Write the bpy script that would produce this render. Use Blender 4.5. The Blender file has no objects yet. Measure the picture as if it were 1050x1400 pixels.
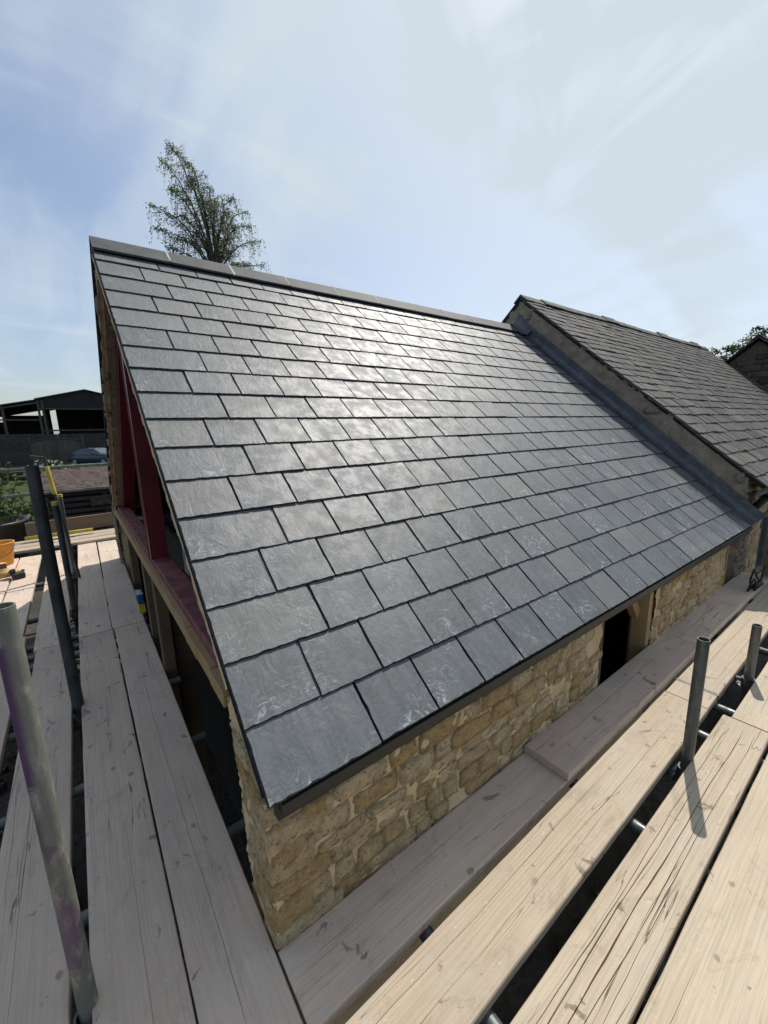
import bpy, math, random
from mathutils import Vector, Matrix, noise
R = math.radians
sc = bpy.context.scene
COL = sc.collection

# ------------------------------------------------------------------ camera
cam = bpy.data.cameras.new('camera')
cam_o = bpy.data.objects.new('camera', cam); COL.objects.link(cam_o)
right = Vector((0.79878545, -0.60104626, -0.0261763))
down = Vector((-0.13896403, -0.14199905, -0.98006391))
fwd = Vector((0.58534674, 0.78649835, -0.19695058))
m = Matrix((right, -down, -fwd)).transposed().to_4x4()
m.translation = (-0.276, -0.914, 0.967)
cam_o.matrix_world = m
cam.sensor_fit = 'VERTICAL'; cam.sensor_height = 36.0; cam.lens = 558.3 / 1400 * 36
cam.clip_start = 0.05; cam.clip_end = 4000
sc.camera = cam_o

# ------------------------------------------------------------------ sky and sun
SUN_EL, SUN_AZ = 55.0, 22.0          # azimuth counted from +X towards +Y
w = bpy.data.worlds.new('World'); sc.world = w; w.use_nodes = True
nt = w.node_tree; nt.nodes.clear()
def wn(t, **k):
    n = nt.nodes.new(t)
    for a, b in k.items(): setattr(n, a, b)
    return n
L = nt.links.new
out = wn('ShaderNodeOutputWorld'); bg = wn('ShaderNodeBackground'); L(bg.outputs[0], out.inputs[0])
sky = wn('ShaderNodeTexSky'); sky.sky_type = 'NISHITA'; sky.sun_disc = False
sky.sun_elevation = R(SUN_EL); sky.sun_rotation = R(90 - SUN_AZ)
sky.air_density = 1.0; sky.dust_density = 2.0; sky.ozone_density = 1.0; sky.altitude = 50
tc = wn('ShaderNodeTexCoord')
sep = wn('ShaderNodeSeparateXYZ'); L(tc.outputs['Generated'], sep.inputs[0])
zc = wn('ShaderNodeMath', operation='MAXIMUM'); L(sep.outputs[2], zc.inputs[0]); zc.inputs[1].default_value = 0.0
za = wn('ShaderNodeMath', operation='ADD'); L(zc.outputs[0], za.inputs[0]); za.inputs[1].default_value = 0.22
dx = wn('ShaderNodeMath', operation='DIVIDE'); L(sep.outputs[0], dx.inputs[0]); L(za.outputs[0], dx.inputs[1])
dy = wn('ShaderNodeMath', operation='DIVIDE'); L(sep.outputs[1], dy.inputs[0]); L(za.outputs[0], dy.inputs[1])
cb = wn('ShaderNodeCombineXYZ'); L(dx.outputs[0], cb.inputs[0]); L(dy.outputs[0], cb.inputs[1])
def cloud(rot, scl, nscale, lo, hi, seed, det=7, dist=0.9, rough=0.55):
    mp = wn('ShaderNodeMapping'); L(cb.outputs[0], mp.inputs[0])
    mp.inputs['Rotation'].default_value = (0, 0, R(rot)); mp.inputs['Scale'].default_value = scl
    mp.inputs['Location'].default_value = (seed, seed * 1.7, seed * .3)
    n = wn('ShaderNodeTexNoise'); L(mp.outputs[0], n.inputs['Vector'])
    n.inputs['Scale'].default_value = nscale; n.inputs['Detail'].default_value = det
    n.inputs['Roughness'].default_value = rough; n.inputs['Distortion'].default_value = dist
    r = wn('ShaderNodeMapRange', interpolation_type='SMOOTHSTEP'); L(n.outputs[0], r.inputs[0])
    r.inputs[1].default_value = lo; r.inputs[2].default_value = hi
    return r.outputs[0]
c1 = cloud(20, (1.0, .55, 1), 1.1, .40, .72, 3.1, det=4, dist=.5)
c2 = cloud(-28, (1.5, .55, 1), 1.6, .44, .68, 9.4, det=6, dist=.9, rough=.5)
c3 = cloud(35, (.6, 1.7, 1), 1.3, .47, .68, 5.2, det=6, dist=1.2, rough=.5)
def madd(a, ka, b, kb):
    x = wn('ShaderNodeMath', operation='MULTIPLY'); L(a, x.inputs[0]); x.inputs[1].default_value = ka
    y = wn('ShaderNodeMath', operation='MULTIPLY_ADD'); L(b, y.inputs[0]); y.inputs[1].default_value = kb; L(x.outputs[0], y.inputs[2])
    return y.outputs[0]
s12 = madd(c1, .24, c2, .40); s = wn('ShaderNodeMath', operation='MULTIPLY_ADD'); L(c3, s.inputs[0]); s.inputs[1].default_value = .36; L(s12, s.inputs[2])
# thin veil everywhere, thicker towards the sun side
sd = Vector((math.cos(R(SUN_EL)) * math.cos(R(SUN_AZ)), math.cos(R(SUN_EL)) * math.sin(R(SUN_AZ)), math.sin(R(SUN_EL))))
dot = wn('ShaderNodeVectorMath', operation='DOT_PRODUCT'); L(tc.outputs['Generated'], dot.inputs[0]); dot.inputs[1].default_value = sd
gl = wn('ShaderNodeMapRange', interpolation_type='SMOOTHSTEP'); L(dot.outputs['Value'], gl.inputs[0])
gl.inputs[1].default_value = .52; gl.inputs[2].default_value = 1.0; gl.inputs[3].default_value = 0; gl.inputs[4].default_value = .75
sv = wn('ShaderNodeMath', operation='ADD', use_clamp=True); L(s.outputs[0], sv.inputs[0]); L(gl.outputs[0], sv.inputs[1])
sv2 = wn('ShaderNodeMath', operation='ADD', use_clamp=True); L(sv.outputs[0], sv2.inputs[0]); sv2.inputs[1].default_value = .04
mix = wn('ShaderNodeMix', data_type='RGBA'); L(sv2.outputs[0], mix.inputs['Factor'])
L(sky.outputs[0], mix.inputs['A'])
# cirrus: ice cloud lit by the same sky
mix.inputs['B'].default_value = (4.55, 5.2, 5.75, 1)
L(mix.outputs['Result'], bg.inputs[0]); bg.inputs[1].default_value = 0.114

sun = bpy.data.lights.new('sun', 'SUN'); sun.energy = 3.5; sun.angle = R(0.6); sun.color = (1.0, .94, .86)
sun_o = bpy.data.objects.new('sun', sun); COL.objects.link(sun_o)
sun_o.rotation_euler = (-sd).to_track_quat('-Z', 'Y').to_euler(); sun_o.location = (8, 4, 12)
sc.view_settings.view_transform = 'Standard'; sc.view_settings.look = 'None'
sc.view_settings.exposure = 0.30; sc.view_settings.gamma = 1.0; sc.view_settings.use_curve_mapping = False

# ------------------------------------------------------------------ material helpers
class NT:
    def __init__(s, name, rough=.8, spec=.4, metal=0.0):
        s.m = bpy.data.materials.new(name); s.m.use_nodes = True
        s.t = s.m.node_tree; s.b = s.t.nodes['Principled BSDF']
        s.b.inputs['Roughness'].default_value = rough
        s.b.inputs['Specular IOR Level'].default_value = spec
        s.b.inputs['Metallic'].default_value = metal
        s.tc = s.n('ShaderNodeTexCoord'); s.oi = s.n('ShaderNodeObjectInfo')
        s._v = None
    def n(s, t, **k):
        x = s.t.nodes.new(t)
        for a, b in k.items(): setattr(x, a, b)
        return x
    def l(s, a, b): s.t.links.new(a, b)
    def vec(s):          # object coordinates shifted by a per-object random amount
        if s._v is None:
            k = s.n('ShaderNodeVectorMath', operation='SCALE')
            cbn = s.n('ShaderNodeCombineXYZ')
            for i, f in enumerate((37.0, 91.0, 53.0)):
                mm = s.n('ShaderNodeMath', operation='MULTIPLY'); s.l(s.oi.outputs['Random'], mm.inputs[0]); mm.inputs[1].default_value = f
                s.l(mm.outputs[0], cbn.inputs[i])
            ad = s.n('ShaderNodeVectorMath', operation='ADD'); s.l(s.tc.outputs['Object'], ad.inputs[0]); s.l(cbn.outputs[0], ad.inputs[1])
            s._v = ad.outputs[0]
        return s._v
    def noise(s, scale, stretch=(1, 1, 1), det=5, rough=.55, dist=0, out=0, vec=None):
        mp = s.n('ShaderNodeMapping'); s.l(vec or s.vec(), mp.inputs[0]); mp.inputs['Scale'].default_value = stretch
        x = s.n('ShaderNodeTexNoise'); s.l(mp.outputs[0], x.inputs['Vector'])
        x.inputs['Scale'].default_value = scale; x.inputs['Detail'].default_value = det
        x.inputs['Roughness'].default_value = rough; x.inputs['Distortion'].default_value = dist
        return x.outputs[out]
    def ramp(s, src, lo, hi, a=0., b=1., smooth=True):
        r = s.n('ShaderNodeMapRange', interpolation_type='SMOOTHSTEP' if smooth else 'LINEAR'); s.l(src, r.inputs[0])
        for i, v in enumerate((lo, hi, a, b)): r.inputs[i + 1].default_value = v
        return r.outputs[0]
    def mix(s, f, a, b, mode='MIX'):
        x = s.n('ShaderNodeMix', data_type='RGBA', blend_type=mode)
        if isinstance(f, (int, float)): x.inputs['Factor'].default_value = f
        else: s.l(f, x.inputs['Factor'])
        for nm, v in (('A', a), ('B', b)):
            if isinstance(v, tuple): x.inputs[nm].default_value = (*v, 1)
            else: s.l(v, x.inputs[nm])
        return x.outputs['Result']
    def math(s, op, a, b=None, clamp=False):
        x = s.n('ShaderNodeMath', operation=op, use_clamp=clamp)
        for i, v in enumerate((a, b)):
            if v is None: continue
            if isinstance(v, (int, float)): x.inputs[i].default_value = v
            else: s.l(v, x.inputs[i])
        return x.outputs[0]
    def col(s, c):
        if isinstance(c, tuple): s.b.inputs['Base Color'].default_value = (*c, 1)
        else: s.l(c, s.b.inputs['Base Color'])
    def bump(s, h, strength=.5, dist=.01, prev=None):
        x = s.n('ShaderNodeBump'); s.l(h, x.inputs['Height']); x.inputs['Strength'].default_value = strength; x.inputs['Distance'].default_value = dist
        if prev: s.l(prev, x.inputs['Normal'])
        s.l(x.outputs[0], s.b.inputs['Normal']); return x.outputs[0]
    def rand(s, k=1.0):
        a = s.math('MULTIPLY', s.oi.outputs['Random'], 7.31 * k + 1); return s.math('FRACT', a)

M = {}
def simple(name, c, rough=.8, metal=0., var=.25, nscale=8, bump=.15, spec=.4):
    x = NT(name, rough, spec, metal)
    f = x.ramp(x.noise(nscale), .3, .7)
    lo = tuple(v * (1 - var) for v in c); hi = tuple(min(1, v * (1 + var)) for v in c)
    x.col(x.mix(f, lo, hi))
    if bump: x.bump(x.noise(nscale * 6), bump, .004)
    M[name] = x.m; return x.m

# new slates ----------------------------------------------------------------
x = NT('new_slate', .50, .80)
base = x.mix(x.rand(1), (.034, .043, .050), (.068, .078, .085))
base = x.mix(x.math('MULTIPLY', x.ramp(x.rand(3.7), .72, .95), .6), base, (.125, .120, .106))
streak = x.ramp(x.noise(9, (2.6, .5, 1), det=6, dist=.3), .35, .7)
base = x.mix(x.math('MULTIPLY', streak, .42), base, (.12, .13, .137))
dk = x.ramp(x.noise(5, det=3), .45, .75)
base = x.mix(x.math('MULTIPLY', dk, .35), base, (.068, .074, .080))
sepn = x.n('ShaderNodeSeparateXYZ'); x.l(x.tc.outputs['Object'], sepn.inputs[0])
tail = x.ramp(sepn.outputs[1], .0, .16, 1., .30)
scuff = x.ramp(x.noise(22, (1.0, 1.0, 1), det=9, rough=.75, dist=1.6), .50, .66)
scuff2 = x.ramp(x.noise(6, det=2), .42, .66)
sf = x.math('MULTIPLY', x.math('MULTIPLY', scuff, scuff2), tail)
base = x.mix(x.math('MULTIPLY', sf, .9), base, (.42, .43, .44))
mott = x.ramp(x.noise(70, det=4, rough=.7), .35, .65)
base = x.mix(x.math('MULTIPLY', mott, .22), base, (.16, .17, .175))
fr = x.n('ShaderNodeMapping'); x.l(x.vec(), fr.inputs[0]); fr.inputs['Rotation'].default_value = (0, 0, R(33)); fr.inputs['Scale'].default_value = (1, 9, 1)
scr = x.ramp(x.noise(26, det=5, rough=.6, vec=fr.outputs[0]), .60, .68)
base = x.mix(x.math('MULTIPLY', x.math('MULTIPLY', scr, scuff2), .8), base, (.40, .41, .42))
x.col(base)
x.l(x.ramp(x.noise(12, det=4), .35, .65, .54, .65), x.b.inputs['Roughness'])
h1 = x.noise(13, (1.0, .6, 1), det=8, rough=.62, dist=1.2)
b1 = x.bump(h1, .45, .006)
rip = x.noise(30, (1.8, .5, 1), det=5, rough=.6, dist=.6)
x.bump(rip, .40, .003, b1)
M['new_slate'] = x.m

x = NT('slate_edge', .7, .3); x.col(x.mix(x.ramp(x.noise(60), .40, .70), (.018, .020, .023), (.06, .065, .07))); x.bump(x.noise(120), .8, .004); M['slate_edge'] = x.m

# old slates: weather streaks run down the slope (object y)
x = NT('old_slate', .8, .35)
base = x.mix(x.rand(1), (.034, .031, .029), (.095, .086, .078))
st = x.ramp(x.noise(20, (2.8, .35, 1), det=9, rough=.75), .42, .62)
base = x.mix(x.math('MULTIPLY', st, .65), base, (.24, .22, .19))
st2 = x.ramp(x.noise(26, (2.8, .3, 1), det=9, rough=.75), .52, .62)
base = x.mix(x.math('MULTIPLY', st2, .7), base, (.028, .025, .024))
geo = x.n('ShaderNodeNewGeometry')
big = x.ramp(x.noise(1.3, (2.2, .4, .4), det=6, rough=.6, vec=geo.outputs['Position']), .42, .62)
base = x.mix(x.math('MULTIPLY', big, .72), base, (.045, .040, .038))
sp = x.ramp(x.noise(55, det=3), .60, .68)
base = x.mix(x.math('MULTIPLY', sp, .55), base, (.30, .29, .25))
x.col(base); x.bump(x.noise(30, (2, .6, 1), det=8, rough=.7), .7, .008); M['old_slate'] = x.m

# scaffold boards -----------------------------------------------------------
def wood(name, ca, cb_, cdark, rough=.78, stain=.45, tint=None, dirt=0.0):
    x = NT(name, rough, .3)
    big = x.ramp(x.noise(2.4, (.5, 1.6, 1), det=4), .3, .7)
    c = x.mix(big, ca, cb_)
    c = x.mix(x.math('MULTIPLY', x.rand(2.3), .42), c, cdark)
    # growth rings cut lengthwise: long cathedral lines
    mp = x.n('ShaderNodeMapping'); x.l(x.vec(), mp.inputs[0]); mp.inputs['Scale'].default_value = (.10, 1.0, .5)
    wv = x.n('ShaderNodeTexWave', wave_type='BANDS', bands_direction='Y', wave_profile='SAW'); x.l(mp.outputs[0], wv.inputs['Vector'])
    wv.inputs['Scale'].default_value = 26; wv.inputs['Distortion'].default_value = 9; wv.inputs['Detail'].default_value = 3; wv.inputs['Detail Scale'].default_value = .55
    g = x.ramp(wv.outputs[1], .45, .98)
    fine = x.ramp(x.noise(70, (.045, 1.3, 1), det=6, rough=.65), .42, .64)
    c = x.mix(x.math('MULTIPLY', x.math('MULTIPLY', g, x.ramp(x.noise(3.1, (.5, 1.5, 1), det=3), .38, .62)), .22), c, cdark)
    c = x.mix(x.math('MULTIPLY', fine, .24), c, cdark)
    # hair cracks
    cn = x.noise(17, (.035, 1.0, 1), det=3, rough=.5, dist=.15)
    cr = x.ramp(x.math('ABSOLUTE', x.math('SUBTRACT', cn, .5)), .0, .006, 1., 0.)
    cm = x.ramp(x.noise(1.5, (.6, 2, 1), det=2), .46, .60)
    crk = x.math('MULTIPLY', cr, cm)
    c = x.mix(x.math('MULTIPLY', crk, .8), c, tuple(v * .12 for v in cdark))
    # knots
    vo = x.n('ShaderNodeTexVoronoi'); mp2 = x.n('ShaderNodeMapping'); x.l(x.vec(), mp2.inputs[0]); mp2.inputs['Scale'].default_value = (.75, 1.25, .01)
    x.l(mp2.outputs[0], vo.inputs['Vector']); vo.inputs['Scale'].default_value = 4.0; vo.inputs['Randomness'].default_value = 1
    kd = x.math('ADD', vo.outputs['Distance'], x.math('MULTIPLY', x.noise(30, det=3), .10))
    kn = x.ramp(kd, .085, .125, 1., 0.)
    c = x.mix(x.math('MULTIPLY', kn, .5), c, tuple(v * .45 for v in cdark))
    # dried spills, boot scuffs
    s1 = x.ramp(x.noise(11, (1, 1.1, 1), det=5, rough=.6, dist=.6), .63, .69)
    c = x.mix(x.math('MULTIPLY', s1, stain), c, tuple(v * .33 for v in cdark))
    vs_ = x.n('ShaderNodeTexVoronoi'); mp3 = x.n('ShaderNodeMapping'); x.l(x.vec(), mp3.inputs[0]); mp3.inputs['Scale'].default_value = (.8, 1.1, .01)
    x.l(mp3.outputs[0], vs_.inputs['Vector']); vs_.inputs['Scale'].default_value = 13
    sel = x.n('ShaderNodeSeparateColor'); x.l(vs_.outputs['Color'], sel.inputs[0])
    spot = x.math('MULTIPLY', x.ramp(x.math('ADD', vs_.outputs['Distance'], x.math('MULTIPLY', x.noise(45, det=3), .16)), .20, .27, 1., 0.), x.ramp(sel.outputs[0], .91, .93))
    c = x.mix(x.math('MULTIPLY', spot, stain * .8), c, tuple(v * .42 for v in cdark))
    s2 = x.ramp(x.noise(3.2, (1, 1, 1), det=8, rough=.75), .48, .66)
    c = x.mix(x.math('MULTIPLY', s2, .30 * dirt), c, (.42, .40, .37))
    s3 = x.ramp(x.noise(5.5, (.8, 1.2, 1), det=9, rough=.8, dist=.8), .52, .66)
    c = x.mix(x.math('MULTIPLY', s3, .38 * dirt), c, tuple(v * .75 for v in cdark))
    s4 = x.ramp(x.noise(38, (1, 1, 1), det=4, rough=.6), .66, .70)
    c = x.mix(x.math('MULTIPLY', s4, .5 * dirt), c, (.62, .60, .56))
    if tint: c = x.mix(x.math('MULTIPLY', x.ramp(x.noise(1.8, det=3), .45, .7), .35), c, tint)
    sp = x.ramp(x.noise(140, det=2), .70, .76); c = x.mix(x.math('MULTIPLY', sp, .5), c, tuple(v * .3 for v in cdark))
    x.col(c)
    h = x.math('SUBTRACT', x.math('SUBTRACT', x.math('MULTIPLY', fine, -.35), x.math('MULTIPLY', crk, 2.2)), x.math('MULTIPLY', g, .25))
    b1 = x.bump(h, .55, .0022); x.bump(x.noise(9, det=6, rough=.6), .25, .006, b1)
    M[name] = x.m
wood('board_pale', (.48, .40, .29), (.55, .47, .35), (.28, .21, .145), stain=.65, dirt=.8)
wood('board_shade_lifted', (.63, .505, .395), (.72, .59, .465), (.38, .285, .215), stain=.75, dirt=1.0, tint=(.42, .32, .285))  # copy for the mostly shaded boards; colour raised to lighten their shade
wood('board_brown', (.20, .14, .095), (.28, .20, .14), (.09, .06, .04))
wood('oak', (.40, .27, .125), (.47, .33, .17), (.20, .12, .05), stain=.2)
wood('stud_wood', (.12, .085, .05), (.18, .13, .08), (.06, .04, .02), stain=.2)
wood('dark_timber', (.13, .09, .05), (.19, .13, .075), (.05, .03, .02))
wood('weathered_fence', (.045, .041, .038), (.075, .068, .062), (.02, .018, .017), stain=.2)
wood('gate_wood', (.085, .077, .07), (.12, .108, .098), (.03, .028, .026), stain=.2)
simple('tube_dark', (.055, .062, .064), .55, metal=.45, var=.35, nscale=9)

# stone ---------------------------------------------------------------------
def stone(name, a, b, c2, bump=.8):
    x = NT(name, .92, .2)
    c = x.mix(x.rand(1), a, b)
    c = x.mix(x.ramp(x.rand(5.1), .58, .85), c, c2)
    c = x.mix(x.math('MULTIPLY', x.ramp(x.noise(16, det=9, rough=.8, dist=.9), .42, .64), .72), c, tuple(v * .55 for v in a))
    c = x.mix(x.math('MULTIPLY', x.ramp(x.noise(33, det=4, dist=1.), .58, .72), .7), c, (.60, .50, .34))
    c = x.mix(x.math('MULTIPLY', x.ramp(x.noise(75, det=3), .56, .66), .7), c, tuple(v * .35 for v in a))
    x.col(c); b1 = x.bump(x.noise(20, det=9, rough=.75, dist=1.0), bump, .03); x.bump(x.noise(90, det=4), .7, .005, b1)
    M[name] = x.m
stone('gold_stone', (.66, .48, .255), (.76, .60, .36), (.60, .40, .18), 1.0)
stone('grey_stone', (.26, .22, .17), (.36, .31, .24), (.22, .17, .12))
stone('dark_rubble', (.07, .06, .05), (.12, .105, .09), (.06, .05, .04))
stone('dark_stone', (.11, .092, .07), (.16, .135, .105), (.08, .065, .05))
stone('red_brick', (.30, .12, .07), (.38, .17, .10), (.22, .09, .06))
def mortar(name, a, b, d):
    x = NT(name, .95, .15)
    c = x.mix(x.ramp(x.noise(7, det=5), .3, .7), a, b)
    c = x.mix(x.math('MULTIPLY', x.ramp(x.noise(26, det=6, rough=.7), .50, .72), .6), c, d)
    c = x.mix(x.math('MULTIPLY', x.ramp(x.noise(120, det=2), .58, .68), .4), c, tuple(v * .5 for v in d))
    x.col(c); b1 = x.bump(x.noise(40, det=6, rough=.7), .7, .008); x.bump(x.noise(170, det=3), .5, .003, b1); M[name] = x.m
mortar('lime_mortar', (.58, .43, .24), (.68, .53, .33), (.50, .34, .16))
mortar('old_render', (.27, .225, .17), (.40, .34, .26), (.17, .13, .095))

# metals, lead, paint -------------------------------------------------------
x = NT('galvanised_tube', .5, .5, .55)
c = x.mix(x.ramp(x.noise(5, (1, 1, .4)), .3, .7), (.085, .095, .098), (.16, .17, .165))
c = x.mix(x.math('MULTIPLY', x.ramp(x.noise(28, (1, 1, .3), det=7, rough=.7), .52, .70), .5), c, (.28, .27, .24))
c = x.mix(x.math('MULTIPLY', x.ramp(x.noise(11, det=4), .6, .7), .6), c, (.12, .10, .08))
x.col(c); x.l(x.ramp(x.noise(18), .3, .7, .36, .62), x.b.inputs['Roughness']); x.bump(x.noise(60), .2, .002); M['galvanised_tube'] = x.m

x = NT('painted_tube', .62, .4, .15)
c = x.mix(x.ramp(x.noise(6, (1, 1, .5)), .3, .7), (.13, .135, .115), (.21, .21, .18))
c = x.mix(x.math('MULTIPLY', x.ramp(x.noise(30, (1, 1, .3), det=7, rough=.7), .50, .70), .6), c, (.42, .40, .35))
sp3 = x.n('ShaderNodeSeparateXYZ'); x.l(x.tc.outputs['Object'], sp3.inputs[0])
zz = x.math('ADD', sp3.outputs[2], x.math('MULTIPLY', x.math('SUBTRACT', x.noise(40, (.4, .4, 2.0), det=5), .5), .09))
band = x.math('MULTIPLY', x.ramp(zz, .72, .735), x.ramp(zz, 1.10, 1.13, 1., 0.))
b2_ = x.math('MULTIPLY', x.math('MULTIPLY', x.ramp(zz, .14, .16), x.ramp(zz, .62, .66, 1., 0.)), x.ramp(x.noise(16, (1.2, 1.2, .35), det=5, rough=.6), .49, .56))
face = x.ramp(x.math('ADD', sp3.outputs[0], x.math('MULTIPLY', x.noise(30), .01)), -.002, .022, 1., .0)
pm = x.math('MAXIMUM', x.math('MULTIPLY', band, face), x.math('MULTIPLY', b2_, .6))
c = x.mix(x.math('MULTIPLY', pm, .9), c, (.10, .035, .115))
x.col(c); x.bump(x.noise(60), .25, .002); M['painted_tube'] = x.m

x = NT('lead', .48, .5, .25)
c = x.mix(x.ramp(x.noise(4), .3, .7), (.075, .082, .094), (.12, .128, .142))
c = x.mix(x.math('MULTIPLY', x.ramp(x.noise(22, det=6), .5, .7), .35), c, (.24, .25, .27)); x.col(c); x.bump(x.noise(9), .35, .006); M['lead'] = x.m
simple('cement', (.48, .45, .40), .9, var=.2, nscale=20)
simple('ridge_tile', (.066, .067, .068), .72, var=.22, nscale=9)
simple('old_ridge', (.13, .14, .115), .9, var=.4, nscale=14, bump=.6)
simple('black_plastic', (.020, .018, .017), .42, var=.2, nscale=6, bump=.05)
simple('fascia_brown', (.024, .021, .020), .6, var=.3, nscale=10, bump=.2)
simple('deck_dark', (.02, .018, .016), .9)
simple('red_paint', (.12, .010, .018), .45, var=.25, nscale=7, bump=.1)
simple('dusty_red', (.20, .065, .065), .75, var=.35, nscale=10, bump=.3)
simple('block_grey', (.16, .16, .14), .9, var=.3, nscale=10, bump=.4)
simple('yellow_paint', (.48, .35, .05), .5, var=.2)
simple('steel_dark', (.045, .045, .05), .5, metal=.5)
simple('steel_bright', (.50, .50, .50), .4, metal=.7, var=.15)
simple('bucket_orange', (.62, .27, .035), .5, var=.15)
simple('bucket_dirt', (.22, .12, .08), .95)
simple('tan_leather', (.55, .36, .13), .7, var=.25)
simple('blue_plastic', (.010, .06, .19), .45, var=.3)
simple('white_plastic', (.55, .6, .65), .5)
simple('barn_sheet', (.026, .026, .025), .8, var=.3, nscale=1.2)
simple('barn_steel', (.06, .058, .056), .7, var=.2, nscale=2)
simple('barn_roof', (.042, .042, .040), .8, var=.25, nscale=1)
simple('far_hay', (.018, .016, .014), .95, var=.4, nscale=1.5)
simple('car_paint', (.012, .028, .048), .22, var=.1, bump=0, spec=.6)
simple('car_glass', (.05, .065, .075), .08, var=.05, bump=0, spec=.9)
simple('tyre', (.015, .015, .016), .85)
simple('wheel_rim', (.25, .26, .28), .35, metal=.7)
simple('lamp_glass', (.45, .47, .5), .15, bump=0)
simple('rusty_bark', (.065, .043, .034), .95, var=.6, nscale=12, bump=.9)
simple('bark_birch', (.10, .085, .07), .9, var=.4, nscale=6)
simple('bark_brown', (.06, .045, .03), .9)
simple('petal', (.50, .49, .42), .8, var=.08)
def leafmat(name, a, b, tr=.35):
    x = NT(name, .6, .35)
    geo = x.n('ShaderNodeNewGeometry')
    c = x.mix(geo.outputs['Random Per Island'], a, b); x.col(c)
    tb = x.n('ShaderNodeBsdfTranslucent'); x.l(c, tb.inputs[0])
    ms = x.n('ShaderNodeMixShader'); ms.inputs[0].default_value = tr
    o = [n for n in x.t.nodes if n.type == 'OUTPUT_MATERIAL'][0]
    x.l(x.b.outputs[0], ms.inputs[1]); x.l(tb.outputs[0], ms.inputs[2]); x.l(ms.outputs[0], o.inputs[0])
    M[name] = x.m
leafmat('leaf_birch', (.11, .14, .06), (.23, .27, .13), .55)
leafmat('leaf_dark', (.030, .055, .014), (.075, .11, .028))
leafmat('leaf_lime', (.13, .20, .03), (.24, .32, .06))
leafmat('leaf_grass', (.04, .065, .018), (.09, .125, .038))
x = NT('ground', .95, .2)
pos = x.n('ShaderNodeNewGeometry').outputs['Position']
c = x.mix(x.ramp(x.noise(1.1, det=6, vec=pos), .35, .65), (.05, .044, .036), (.10, .088, .072))
c = x.mix(x.ramp(x.noise(14, det=6, rough=.7, vec=pos), .42, .62), c, (.05, .045, .038))
sy = x.n('ShaderNodeSeparateXYZ'); x.l(pos, sy.inputs[0])
gr = x.ramp(sy.outputs[1], 11.0, 13.0)
c = x.mix(gr, c, x.mix(x.ramp(x.noise(3, det=6, vec=pos), .3, .7), (.030, .048, .014), (.055, .075, .025)))
x.col(c); x.bump(x.noise(20, det=6, vec=pos), .8, .03); M['ground'] = x.m

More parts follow.
